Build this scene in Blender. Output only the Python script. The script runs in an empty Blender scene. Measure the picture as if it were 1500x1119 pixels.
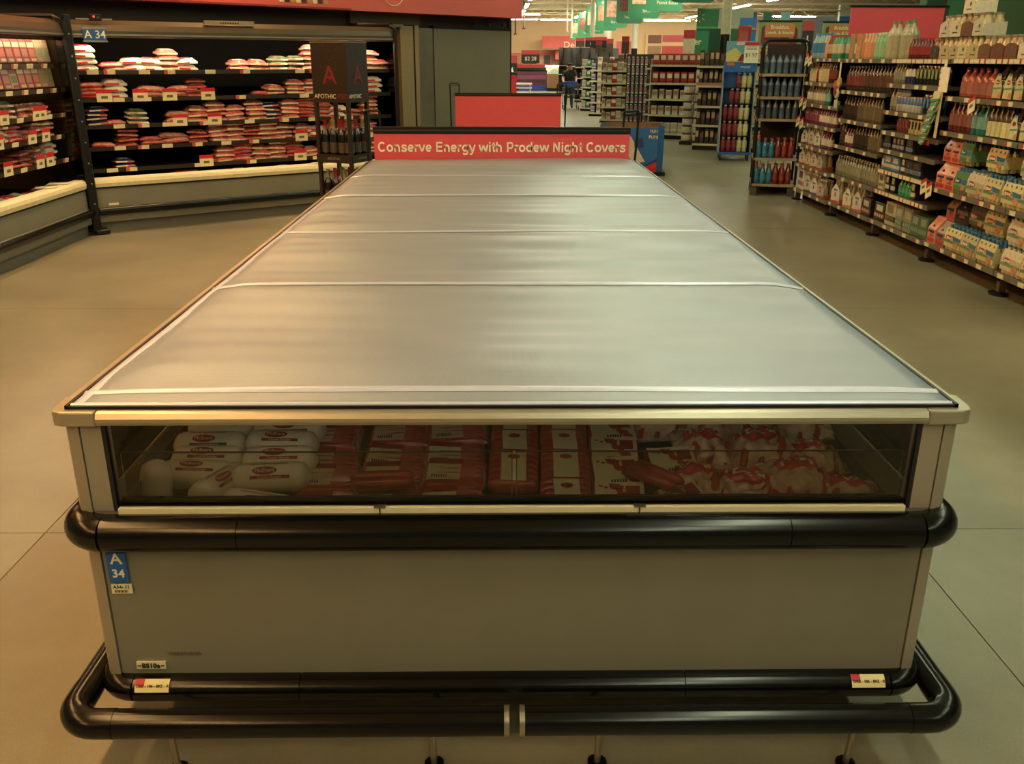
import bpy, math, random
from mathutils import Vector, Matrix
from math import radians as RAD, sin, cos, pi, sqrt
random.seed(7)
sc = bpy.context.scene
COL = sc.collection

# ------------------------------------------------------------------ camera
cam_d = bpy.data.cameras.new('camera'); cam = bpy.data.objects.new('camera', cam_d); COL.objects.link(cam)
cam_d.sensor_width = 36.0; cam_d.lens = 36.0 * 1312 / 1500; cam_d.clip_end = 300; cam_d.clip_start = .05
cam.matrix_world = Matrix.Translation((0, 0, 1.63)) @ Matrix.Rotation(RAD(-0.9), 4, 'Z') @ Matrix.Rotation(RAD(90 - 19.9), 4, 'X') @ Matrix.Rotation(RAD(0.2), 4, 'Z')
sc.camera = cam
# ------------------------------------------------------------------ world, exposure
w = bpy.data.worlds.new('store_air'); sc.world = w; w.use_nodes = True
w.node_tree.nodes['Background'].inputs[0].default_value = (.95, 1.0, .74, 1)
w.node_tree.nodes['Background'].inputs[1].default_value = 0.05
vs = sc.view_settings
vs.view_transform = 'Standard'; vs.look = 'None'; vs.gamma = 1.0; vs.use_curve_mapping = False; vs.exposure = 0.88
try:
    cy = sc.cycles
    cy.use_denoising = True; cy.max_bounces = 6; cy.diffuse_bounces = 3; cy.glossy_bounces = 3
    cy.transparent_max_bounces = 12; cy.transmission_bounces = 4
    cy.sample_clamp_indirect = 4.0; cy.caustics_reflective = False; cy.caustics_refractive = False
except Exception:
    pass
TUBE_POWER = 30.0     # emission of the ceiling tubes
CASE_POWER = 40.0     # emission of the tubes inside the meat cases

# ------------------------------------------------------------------ helpers
def hx(h):
    h = h.lstrip('#'); c = [int(h[i:i + 2], 16) / 255 for i in (0, 2, 4)]
    return tuple(x / 12.92 if x < .04045 else ((x + .055) / 1.055) ** 2.4 for x in c)

MATS = {}
def mat(key, h, rough=.5, metal=0., var=.10, scale=25., bump=0., bscale=80., emit=0., coat=0., spec=.5, stretch=None, rnd=0.):
    """procedural material: base colour with noise variation, optional fine relief"""
    if key in MATS: return MATS[key]
    m = bpy.data.materials.new(key); MATS[key] = m; m.use_nodes = True
    nt = m.node_tree; b = nt.nodes['Principled BSDF']; c = hx(h)
    tc = nt.nodes.new('ShaderNodeTexCoord'); mp = nt.nodes.new('ShaderNodeMapping')
    nt.links.new(tc.outputs['Object'], mp.inputs[0])
    if stretch: mp.inputs['Scale'].default_value = stretch
    nz = nt.nodes.new('ShaderNodeTexNoise'); nz.inputs['Scale'].default_value = scale; nz.inputs['Detail'].default_value = 3
    nt.links.new(mp.outputs[0], nz.inputs['Vector'])
    rp = nt.nodes.new('ShaderNodeValToRGB'); nt.links.new(nz.outputs['Fac'], rp.inputs[0])
    rp.color_ramp.elements[0].position = .3; rp.color_ramp.elements[1].position = .7
    rp.color_ramp.elements[0].color = tuple(x * (1 - var) for x in c) + (1,)
    rp.color_ramp.elements[1].color = tuple(min(1, x * (1 + var)) for x in c) + (1,)
    src = rp.outputs[0]
    if rnd:      # every copy gets its own slight shade
        oi = nt.nodes.new('ShaderNodeObjectInfo'); mr = nt.nodes.new('ShaderNodeMapRange'); mr.inputs['To Min'].default_value = 1 - rnd; mr.inputs['To Max'].default_value = 1 + rnd * .7
        nt.links.new(oi.outputs['Random'], mr.inputs['Value']); hv = nt.nodes.new('ShaderNodeHueSaturation'); nt.links.new(src, hv.inputs['Color']); nt.links.new(mr.outputs[0], hv.inputs['Value']); src = hv.outputs[0]
    nt.links.new(src, b.inputs['Base Color'])
    b.inputs['Roughness'].default_value = rough; b.inputs['Metallic'].default_value = metal
    b.inputs['Specular IOR Level'].default_value = spec
    if coat: b.inputs['Coat Weight'].default_value = coat; b.inputs['Coat Roughness'].default_value = .22
    if emit:
        b.inputs['Emission Color'].default_value = c + (1,); b.inputs['Emission Strength'].default_value = emit
    if bump:
        n2 = nt.nodes.new('ShaderNodeTexNoise'); n2.inputs['Scale'].default_value = bscale
        nt.links.new(mp.outputs[0], n2.inputs['Vector'])
        bp = nt.nodes.new('ShaderNodeBump'); bp.inputs['Strength'].default_value = bump; bp.inputs['Distance'].default_value = .01
        nt.links.new(n2.outputs['Fac'], bp.inputs['Height']); nt.links.new(bp.outputs[0], b.inputs['Normal'])
    return m

def glass(key, h, refl=.12, rough=.02, film=0.):
    """thin clear sheet: tinted transparency plus a mirror reflection that grows at grazing angles"""
    if key in MATS: return MATS[key]
    m = bpy.data.materials.new(key); MATS[key] = m; m.use_nodes = True; nt = m.node_tree
    nt.nodes.remove(nt.nodes['Principled BSDF']); out = nt.nodes['Material Output']
    tr = nt.nodes.new('ShaderNodeBsdfTransparent'); tr.inputs[0].default_value = hx(h) + (1,)
    gl = nt.nodes.new('ShaderNodeBsdfGlossy'); gl.inputs['Roughness'].default_value = rough
    fr = nt.nodes.new('ShaderNodeFresnel'); fr.inputs[0].default_value = 1.0 + refl * 4
    mx = nt.nodes.new('ShaderNodeMixShader')
    nt.links.new(fr.outputs[0], mx.inputs[0]); nt.links.new(tr.outputs[0], mx.inputs[1]); nt.links.new(gl.outputs[0], mx.inputs[2])
    last = mx
    if film:
        df = nt.nodes.new('ShaderNodeBsdfDiffuse'); df.inputs[0].default_value = hx(h) + (1,)
        m2 = nt.nodes.new('ShaderNodeMixShader'); m2.inputs[0].default_value = film
        nt.links.new(mx.outputs[0], m2.inputs[1]); nt.links.new(df.outputs[0], m2.inputs[2]); last = m2
    nt.links.new(last.outputs[0], out.inputs['Surface'])
    return m

class MB:
    """collects shapes for one mesh"""
    def __init__(s): s.v = []; s.f = []; s.m = []; s.s = []
    def add(s, vs, fs, mi=0, sm=False):
        o = len(s.v); s.v += [tuple(p) for p in vs]
        for f in fs: s.f.append([i + o for i in f]); s.m.append(mi); s.s.append(sm)
        return s
    def box(s, x0, y0, z0, x1, y1, z1, mi=0):
        return s.add([(x0, y0, z0), (x1, y0, z0), (x1, y1, z0), (x0, y1, z0), (x0, y0, z1), (x1, y0, z1), (x1, y1, z1), (x0, y1, z1)],
                     [(3, 2, 1, 0), (4, 5, 6, 7), (0, 1, 5, 4), (1, 2, 6, 5), (2, 3, 7, 6), (3, 0, 4, 7)], mi)
    def hexa(s, lo, hi, mi=0):
        return s.add(list(lo) + list(hi), [(3, 2, 1, 0), (4, 5, 6, 7), (0, 1, 5, 4), (1, 2, 6, 5), (2, 3, 7, 6), (3, 0, 4, 7)], mi)
    def cbox(s, x0, y0, z0, x1, y1, z1, c=.005, mi=0):
        """box with chamfered edges (24 vertices)"""
        X = (x0, x1); Y = (y0, y1); Z = (z0, z1); vs = []; idx = {}
        for i in (0, 1):
            for j in (0, 1):
                for k in (0, 1):
                    dx = c * (1 - 2 * i); dy = c * (1 - 2 * j); dz = c * (1 - 2 * k)
                    for a, p in enumerate([(X[i], Y[j] + dy, Z[k] + dz), (X[i] + dx, Y[j], Z[k] + dz), (X[i] + dx, Y[j] + dy, Z[k])]):
                        idx[i, j, k, a] = len(vs); vs.append(p)
        fs = []
        for a in range(3):
            for sd in (0, 1):
                q = []
                for (b, d) in ((0, 0), (1, 0), (1, 1), (0, 1)):
                    t = [b, d]; t.insert(a, sd); q.append(idx[t[0], t[1], t[2], a])
                fs.append(q)
        for i in (0, 1):
            for j in (0, 1):
                fs.append([idx[i, j, 0, 0], idx[i, j, 1, 0], idx[i, j, 1, 1], idx[i, j, 0, 1]])
                fs.append([idx[i, 0, j, 0], idx[i, 1, j, 0], idx[i, 1, j, 2], idx[i, 0, j, 2]])
                fs.append([idx[0, i, j, 1], idx[1, i, j, 1], idx[1, i, j, 2], idx[0, i, j, 2]])
                for k in (0, 1): fs.append([idx[i, j, k, 0], idx[i, j, k, 1], idx[i, j, k, 2]])
        return s.add(vs, fs, mi)
    def lathe(s, prof, n=12, c=(0, 0, 0), mi=0, mis=None, sx=1., sy=1., axis='z'):
        vs = []; fs = []
        for (r, z) in prof:
            for k in range(n):
                a = 2 * pi * (k + .5) / n; p = (r * cos(a) * sx, r * sin(a) * sy, z)
                if axis == 'x': p = (p[2], p[0], p[1])
                elif axis == 'y': p = (p[0], p[2], p[1])
                vs.append((p[0] + c[0], p[1] + c[1], p[2] + c[2]))
        o = len(s.v); s.v += vs
        for i in range(len(prof) - 1):
            for k in range(n):
                k2 = (k + 1) % n
                s.f.append([o + i * n + k, o + i * n + k2, o + (i + 1) * n + k2, o + (i + 1) * n + k])
                s.m.append(mis[i] if mis else mi); s.s.append(True)
        s.f.append([o + k for k in range(n)][::-1]); s.m.append(mis[0] if mis else mi); s.s.append(False)
        s.f.append([o + (len(prof) - 1) * n + k for k in range(n)]); s.m.append(mis[-1] if mis else mi); s.s.append(False)
        return s
    def tube(s, pts, r, n=10, mi=0, ry=None, cap=True, closed=False):
        """round (or oval, ry = half height) tube along a path"""
        P = [Vector(p) for p in pts]; N = len(P); o = len(s.v)
        for i in range(N):
            if closed: t = (P[(i + 1) % N] - P[i - 1])
            else: t = (P[min(i + 1, N - 1)] - P[max(i - 1, 0)])
            t.normalize()
            ref = Vector((0, 0, 1)) if abs(t.z) < .9 else Vector((0, 1, 0))
            a = t.cross(ref).normalized(); b = a.cross(t).normalized()
            rr = r[i] if isinstance(r, (list, tuple)) else r
            if 0 < i < N - 1 or closed:
                d1 = (P[i] - P[i - 1]).normalized(); d2 = (P[(i + 1) % N] - P[i]).normalized(); cs = max(.3, d1.dot(d2)); k2 = 1 / sqrt((1 + cs) / 2)
            else: k2 = 1
            for k in range(n):
                g = 2 * pi * k / n
                s.v.append(tuple(P[i] + a * (cos(g) * rr * k2) + b * (sin(g) * (ry or rr))))
        M = N if closed else N - 1
        for i in range(M):
            i2 = (i + 1) % N
            for k in range(n):
                k2 = (k + 1) % n
                s.f.append([o + i * n + k, o + i2 * n + k, o + i2 * n + k2, o + i * n + k2]); s.m.append(mi); s.s.append(True)
        if cap and not closed:
            s.f.append([o + k for k in range(n)]); s.f.append([o + (N - 1) * n + k for k in range(n)][::-1]); s.m += [mi, mi]; s.s += [False, False]
        return s
    def prism(s, poly, axis, a, b, mi=0, sm=False):
        """polygon in the two other axes, swept along axis from a to b"""
        def P(p, t):
            return (t, p[0], p[1]) if axis == 'x' else (p[0], t, p[1]) if axis == 'y' else (p[0], p[1], t)
        n = len(poly); vs = [P(p, a) for p in poly] + [P(p, b) for p in poly]
        s.add(vs, [list(range(n))[::-1], list(range(n, 2 * n))], mi)
        o = len(s.v) - 2 * n
        for k in range(n):
            k2 = (k + 1) % n; s.f.append([o + k, o + k2, o + n + k2, o + n + k]); s.m.append(mi); s.s.append(sm)
        return s
    def grid(s, fn, nx, ny, mi=0, sm=True):
        o = len(s.v)
        for j in range(ny + 1):
            for i in range(nx + 1): s.v.append(tuple(fn(i / nx, j / ny)))
        for j in range(ny):
            for i in range(nx):
                q = o + j * (nx + 1) + i; s.f.append([q, q + 1, q + nx + 2, q + nx + 1]); s.m.append(mi); s.s.append(sm)
        return s
    def xf(s, M):
        s.v = [tuple(M @ Vector(p)) for p in s.v]; return s
    def mesh(s, name, mats, sharp=40):
        me = bpy.data.meshes.new(name); me.from_pydata(s.v, [], s.f)
        for m in (mats if isinstance(mats, (list, tuple)) else [mats]): me.materials.append(m)
        me.polygons.foreach_set('material_index', s.m); me.polygons.foreach_set('use_smooth', s.s)
        me.validate(); me.update()
        import bmesh
        bm = bmesh.new(); bm.from_mesh(me); bmesh.ops.recalc_face_normals(bm, faces=bm.faces); bm.to_mesh(me); bm.free()
        if any(s.s): me.set_sharp_from_angle(angle=RAD(sharp))
        return me
    def build(s, name, mats, parent=None, loc=(0, 0, 0), rot=(0, 0, 0), bevel=0, sharp=40):
        return O(name, s.mesh(name, mats, sharp), parent, loc, rot, bevel)

def O(name, me, parent=None, loc=(0, 0, 0), rot=(0, 0, 0), bevel=0):
    o = bpy.data.objects.new(name, me); COL.objects.link(o); o.parent = parent
    o.location = loc; o.rotation_euler = rot
    if bevel:
        b = o.modifiers.new('soft_edges', 'BEVEL'); b.width = bevel; b.segments = 2; b.limit_method = 'ANGLE'
    return o
def tag(o, label=None, cat=None, group=None, kind=None):
    if label: o['label'] = label
    if cat: o['category'] = cat
    if group: o['group'] = group
    if kind: o['kind'] = kind
    return o
def thing(name, label, cat, loc=(0, 0, 0), rz=0., group=None):
    o = bpy.data.objects.new(name, None); COL.objects.link(o); o.location = loc; o.rotation_euler = (0, 0, rz); o.empty_display_size = .1
    return tag(o, label, cat, group)
def dup(root, loc, rot=(0, 0, 0), label=None, group=None, parent=None):
    r = root.copy(); COL.objects.link(r); r.location = loc; r.rotation_euler = rot; r.parent = parent
    if label: r['label'] = label
    if group: r['group'] = group
    for ch in root.children:
        c = ch.copy(); COL.objects.link(c); c.parent = r
        for g in ch.children:
            d = g.copy(); COL.objects.link(d); d.parent = c
    return r
TXT = {}
def text(s, size, m, parent, loc, rot, name='lettering', align='CENTER', ext=.0008, bold=0., narrow=1.0):
    key = (s, size, m.name, align, bold, narrow)
    if key not in TXT:
        cu = bpy.data.curves.new('lettering', 'FONT'); cu.body = s; cu.size = size; cu.align_x = align; cu.align_y = 'CENTER'
        cu.extrude = ext; cu.offset = bold; cu.resolution_u = 3; cu.space_character = 1.0
        ob = bpy.data.objects.new('lettering', cu); COL.objects.link(ob); ob.scale.x = narrow
        me = bpy.data.meshes.new_from_object(ob); me.name = 'lettering'
        if narrow != 1: me.transform(Matrix.Diagonal((narrow, 1, 1, 1)))
        bpy.data.objects.remove(ob); bpy.data.curves.remove(cu)
        me.materials.clear(); me.materials.append(m); TXT[key] = me
    return O(name, TXT[key], parent, loc, rot)
FRONT = (pi / 2, 0, 0)            # text that faces -Y
WEST = (pi / 2, 0, -pi / 2)       # text that faces -X
EAST = (pi / 2, 0, pi / 2)        # text that faces +X
ORD = ['first', 'second', 'third', 'fourth', 'fifth', 'sixth', 'seventh', 'eighth', 'ninth', 'tenth', 'eleventh', 'twelfth', 'thirteenth',
       'fourteenth', 'fifteenth', 'sixteenth', 'seventeenth', 'eighteenth', 'nineteenth', 'twentieth', 'twenty-first', 'twenty-second', 'twenty-third', 'twenty-fourth',
       'twenty-fifth', 'twenty-sixth', 'twenty-seventh', 'twenty-eighth', 'twenty-ninth', 'thirtieth']
def plain(name, label, cat, mb, mats, loc=(0, 0, 0), rz=0., group=None, bevel=0):
    return tag(mb.build(name, mats, None, loc, (0, 0, rz), bevel), label, cat, group)

def AR(cx, cy, rx, ry, a0, a1, n=14): return [(cx + rx * cos(RAD(a0 + (a1 - a0) * k / n)), cy + ry * sin(RAD(a0 + (a1 - a0) * k / n))) for k in range(n + 1)]
GLY = {'C': (.722, [AR(.375, .36, .265, .302, 42, 318, 22)]), 'o': (.611, [AR(.305, .265, .205, .205, 0, 360, 24)]), 'n': (.611, [[(.13, 0), (.13, .53)], [(.13, .28)] + AR(.305, .30, .175, .168, 170, 0) + [(.48, 0)]]),
       's': (.556, [[(.47, .38), (.43, .45), (.28, .478), (.135, .445), (.115, .37), (.18, .31), (.36, .255), (.455, .20), (.455, .12), (.38, .062), (.24, .052), (.12, .085), (.075, .16)]]), 'e': (.556, [[(.10, .265), (.47, .265)], AR(.28, .265, .19, .207, 0, 318, 20)]),
       'r': (.389, [[(.13, 0), (.13, .53)], [(.13, .28), (.16, .39), (.24, .455), (.38, .46)]]), 'v': (.556, [[(.05, .53), (.268, .03)], [(.506, .53), (.288, .03)]]), 'E': (.667, [[(.15, 0), (.15, .72)], [(.15, .06), (.62, .06)], [(.15, .375), (.57, .375)], [(.15, .66), (.60, .66)]]),
       'g': (.611, [AR(.285, .275, .19, .2, 0, 360, 22), [(.485, .53), (.485, -.03), (.45, -.115), (.36, -.152), (.22, -.15), (.10, -.10)]]), 'y': (.556, [[(.05, .53), (.275, .04)], [(.51, .53), (.30, -.02), (.24, -.125), (.17, -.155), (.08, -.15)]]), 'w': (.778, [[(.04, .53), (.195, .02)], [(.215, .02), (.38, .51)], [(.40, .51), (.565, .02)], [(.585, .02), (.74, .53)]]),
       'i': (.278, [[(.139, 0), (.139, .53)], [(.139, .60), (.139, .72)]]), 't': (.333, [[(.17, .68), (.17, .14), (.195, .075), (.31, .06)], [(.02, .475), (.31, .475)]]), 'h': (.611, [[(.13, 0), (.13, .72)], [(.13, .28)] + AR(.305, .30, .175, .168, 170, 0) + [(.48, 0)]]),
       'P': (.667, [[(.15, 0), (.15, .72)], [(.15, .66), (.40, .66)] + AR(.41, .475, .155, .185, 85, -85) + [(.15, .29)]]), 'd': (.611, [AR(.285, .265, .19, .205, 0, 360, 22), [(.485, 0), (.485, .72)]]), 'N': (.722, [[(.145, 0), (.145, .72)], [(.577, 0), (.577, .72)], [(.155, .69), (.567, .03)]]), ' ': (.278, [])}
def strokes(txt, width, m, parent, loc, rot, t=.066):
    """heavy even-stroke lettering drawn from centre lines"""
    tot = sum(GLY[c][0] for c in txt); k = width / tot; x = -tot / 2; mb = MB()
    for c in txt:
        adv, pl = GLY[c]
        for P_ in pl:
            V_ = [Vector(p) for p in P_]; n = len(V_); closed = (V_[0] - V_[-1]).length < 1e-4; L_ = []
            for i in range(n):
                a = V_[i - 1] if i else (V_[-2] if closed else V_[0]); b_ = V_[i + 1] if i < n - 1 else (V_[1] if closed else V_[-1])
                d = (b_ - a).normalized(); L_.append(Vector((-d.y, d.x)))
            vs_ = []
            for p, q in zip(V_, L_):
                for s_ in (1, -1): vs_.append(((x + p.x + q.x * t * s_) * k, (p.y + q.y * t * s_ - .33) * k * 1.14, 0))
            mb.add(vs_, [(2 * i, 2 * i + 1, 2 * i + 3, 2 * i + 2) for i in range(n - 1)])
        x += adv
    me = bpy.data.meshes.new('lettering'); me.from_pydata(mb.v, [], mb.f); me.materials.append(m)
    return O('lettering', me, parent, loc, rot)

# shared materials
M_BLACK = mat('black_rubber', '#0b0a08', .2, var=.15, spec=.35)
M_BLACKM = mat('black_metal', '#0f0d0b', .42, var=.15, spec=.35)
M_GREY = mat('case_grey_paint', '#7c7a6c', .42, var=.04, scale=6, bump=.06, bscale=500)
M_ALU = mat('brushed_aluminium', '#b9b2a0', .35, .75, var=.08, scale=8, stretch=(2, 60, 60))
M_POST = mat('post_grey', '#989080', .42, .15, var=.05, scale=6)
M_DARK = mat('case_dark_liner', '#191512', .6, var=.2)
M_WHITE = mat('white_print', '#f2ecd8', .5, var=.03)
M_CREAM = mat('cream_print', '#e4dcb6', .5, var=.05)
M_RED = mat('red_print', '#c8222c', .5, var=.05)
M_BLUE = mat('blue_print', '#1f5fae', .45, var=.05)
M_INK = mat('black_print', '#15120f', .6, var=.05)
M_STEEL = mat('stainless', '#b5ab98', .3, .9, var=.1, scale=5)
M_TAGS = mat('price_ticket', '#dfd5ae', .6, var=.06)
M_WOOD = mat('brown_card', '#8a6242', .7, var=.1)
# ================================================================== the setting
def floor_mat():
    m = mat('polished_concrete', '#8f8370', .34, var=.0, scale=1.2)
    nt = m.node_tree; b = nt.nodes['Principled BSDF']
    tc = nt.nodes.new('ShaderNodeTexCoord'); big = nt.nodes.new('ShaderNodeTexNoise'); big.inputs['Scale'].default_value = .9
    big.inputs['Detail'].default_value = 6; big.inputs['Roughness'].default_value = .62
    geo = nt.nodes.new('ShaderNodeNewGeometry'); nt.links.new(geo.outputs['Position'], big.inputs['Vector'])
    fine = nt.nodes.new('ShaderNodeTexNoise'); fine.inputs['Scale'].default_value = 160; nt.links.new(geo.outputs['Position'], fine.inputs['Vector'])
    mx = nt.nodes.new('ShaderNodeMath'); mx.operation = 'MULTIPLY_ADD'; mx.inputs[1].default_value = .22
    nt.links.new(fine.outputs['Fac'], mx.inputs[0]); nt.links.new(big.outputs['Fac'], mx.inputs[2])
    rp = nt.nodes.new('ShaderNodeValToRGB'); nt.links.new(mx.outputs[0], rp.inputs[0])
    e = rp.color_ramp.elements; e[0].position = .36; e[1].position = .84; e[0].color = hx('#6b6552') + (1,); e[1].color = hx('#948d76') + (1,)
    nt.links.new(rp.outputs[0], b.inputs['Base Color'])
    rr = nt.nodes.new('ShaderNodeMapRange'); rr.inputs['To Min'].default_value = .29; rr.inputs['To Max'].default_value = .42
    nt.links.new(big.outputs['Fac'], rr.inputs['Value']); nt.links.new(rr.outputs[0], b.inputs['Roughness'])
    return m
M_FLOOR = floor_mat()
M_JOINT = mat('joint_filler', '#5f5442', .8, var=.2)
fl = MB().box(-12, -6, -.06, 40, 81, -.008).build('floor', M_JOINT); tag(fl, 'polished tan concrete floor of the store', kind='structure')
JX = [-12, -7.85, -4.75, -1.65, 1.45, 4.55, 7.65, 14, 24, 40]; JY = [-6, -3.3, -.2, 2.9, 6.0, 9.1, 12.2, 15.3, 18.4, 21.5, 27.7, 40, 81]
for i in range(len(JX) - 1):
    for j in range(len(JY) - 1):
        a, b_, c, d = JX[i] + .002, JY[j] + .002, JX[i + 1] - .002, JY[j + 1] - .002
        MB().box(a, b_, -.03, c, d, 0).build('slab', M_FLOOR, fl)

M_DECK = mat('roof_deck', '#b3a27a', .8, var=.15, scale=.8)
ce = MB().box(-12, -6, 5.0, 40, 81, 5.1)
ce.build('ceiling', M_DECK)
bpy.data.objects['ceiling']['kind'] = 'structure'; bpy.data.objects['ceiling']['label'] = 'tan corrugated roof deck of the store'
M_TRUSS = mat('joist_white', '#cfc2a0', .6, var=.05)
for k, y in enumerate((40, 47, 54, 61, 68, 75)):
    t = MB()
    t.box(-10, y - .05, 4.88, 38, y + .05, 4.95).box(-10, y - .05, 4.46, 38, y + .05, 4.52)
    for q in range(30):
        x = -10 + q * 1.6; t.tube([(x, y, 4.5), (x + .8, y, 4.9), (x + 1.6, y, 4.5)], .025, 5)
    tag(t.build('trim_%d' % (k + 1), M_TRUSS), 'white open web steel roof joist under the deck', kind='structure')

# far wall (peach) with the produce and deli departments
M_PEACH = mat('peach_paint', '#e6c090', .7, var=.04, scale=.6)
M_TILE = mat('cream_tile', '#c9b387', .5, var=.08, scale=3)
wb = MB().box(-12, 80, 0, 22, 80.3, 5.0).build('wall_back', M_PEACH); tag(wb, 'peach painted far wall of the store', kind='structure')
M_DIA = mat('brown_diamond_tile', '#8f7448', .5, var=.1)
MB().box(-6, 79.96, 0, 6.5, 80, 1.9).build('tile_band', M_TILE, wb)
dm = MB().prism([(-.45, 0), (0, -.6), (.45, 0), (0, .6)], 'y', -.03, 0).mesh('diamond_tile', M_DIA)
for k in range(11): O('diamond_tile', dm, wb, (.3 + k * .98, 79.955, .62))
MB().box(6, 79.9, 1.45, 26, 80, 1.95).build('green_stripe', mat('green_paint', '#3c8a54', .6), wb)
M_PALE = mat('pale_wall', '#cfd6c0', .7, var=.04)
wf = MB().box(22, 62, 0, 40, 62.3, 5.0).build('wall_far', M_PALE); tag(wf, 'pale green far wall behind the cereal signs', kind='structure')
MB().box(22, 61.9, 2.9, 27, 62, 4.2).build('blue_panel', mat('blue_paint', '#2f74b8', .6), wf)

# left wall: dark upper wall, runs at 45 degrees behind the meat case
WL = thing('wall_left', 'dark brown wall above the meat cases', 'wall', (0, 14, 0), pi / 4); WL['kind'] = 'structure'; del WL['category']
# local frame: x along the wall (to the lower right of the plan), -y faces the shop
S2 = sqrt(2)
def wx(X): return X * S2           # wall coordinate of world X (Y = 14 + X)
M_WALLD = mat('dark_brown_wall', '#3b2c22', .7, var=.08, scale=2)
MB().box(wx(-8), 0, 0, wx(.14), .15, 3.6).build('wall_panel', M_WALLD, WL)
MB().box(wx(.14), -.02, 0, wx(.14) + .06, .2, 3.6).build('edge_trim', M_BLACKM, WL)
M_BAND = mat('salmon_red_fascia', '#d2625a', .55, var=.04, scale=2)
fs = thing('fascia_sign', 'long salmon red fascia band above the meat cases', 'sign', (0, 14, 0), pi / 4)
MB().box(wx(-8), -.3, 2.165, wx(.135), -.02, 3.3).build('fascia_board', M_BAND, fs)
MB().box(wx(-8), -.31, 2.165, wx(-2.0), -.3, 2.185).build('edge_strip', mat('dark_red_edge', '#8e2f2c', .6), fs)
MB().tube([(wx(-1.53) + .17 * cos(a * pi / 12), -.305, 2.41 + .17 * sin(a * pi / 12)) for a in range(24)], .006, 5, closed=True).build('circle_emblem', M_CREAM, fs)
ph = MB()
for k in range(9):
    ph.box(wx(-2.70) + k * .075, -.306, 2.22, wx(-2.70) + k * .075 + .06, -.3, 2.6, k % 3)
ph.build('food_photo', [M_CREAM, mat('photo_brown', '#4a2f22', .6), mat('photo_tan', '#b98a5c', .6)], fs)
# doorway jamb, steel strip and flat grey door
M_BEIGE = mat('beige_jamb', '#94815f', .55, var=.05)
dr = thing('door_1', 'plain grey cold room door in the dark wall', 'door', (0, 14, 0), pi / 4); dr['kind'] = 'structure'; del dr['category']
MB().box(wx(-.92), -.07, 0, wx(.125), 0, 2.0).build('door_leaf', mat('door_grey', '#76705f', .5, var=.05, scale=3), dr)
MB().box(wx(-.92) - .02, -.08, 2.0, wx(.13), 0, 2.03).build('door_track', M_BLACKM, dr)
MB().box(wx(-1.11), -.06, 0, wx(-.93), 0, 2.0).build('steel_panel', M_STEEL, dr)
MB().box(wx(-1.165), -.08, 0, wx(-1.115), 0, 2.06).build('jamb', M_BEIGE, dr)
MB().box(wx(-1.185), -.07, 0, wx(-1.165), 0, 2.02).build('jamb_gap', M_BLACKM, dr)
MB().box(wx(-1.34), -.08, 0, wx(-1.185), 0, 2.02).build('jamb', M_BEIGE, dr)
MB().box(wx(-1.9), -.09, 2.03, wx(-1.1), 0, 2.16).build('door_header', mat('header_brown', '#4a3c2c', .6), dr)
MB().box(wx(-1.84), -.12, 2.0, wx(-1.32), -.02, 2.035).build('lit_edge', M_STEEL, dr)
for k in range(4): MB().tube([(wx(-.6) + k * .28, -.1, 2.05), (wx(-.6) + k * .28, -.1, 2.09)], .02, 8).build('hanger', M_BLACKM, dr)
# right: green painted back wall behind the drinks aisle
M_GREEN = mat('green_wall', '#3f7350', .6, var=.05, scale=2); M_GREEN2 = mat('olive_green_wall', '#50694a', .6, var=.05, scale=2); M_GREEN3 = mat('dark_green_wall', '#22402d', .6, var=.05)
wr = MB().box(5.9, 13.3, 0, 14, 13.5, 3.4).build('wall_right', M_GREEN); tag(wr, 'green painted partition behind the drinks shelves', kind='structure')
MB().box(6.68, 13.25, 0, 14, 13.3, 3.4).build('olive_panel', M_GREEN2, wr)
MB().box(5.9, 13.26, 2.2, 6.17, 13.3, 3.4).build('dark_panel', M_GREEN3, wr)
for x in (6.42, 6.66): MB().box(x, 13.2, 0, x + .05, 13.3, 3.4).build('wall_strip', mat('brown_strip', '#5b4634', .6), wr)
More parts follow.
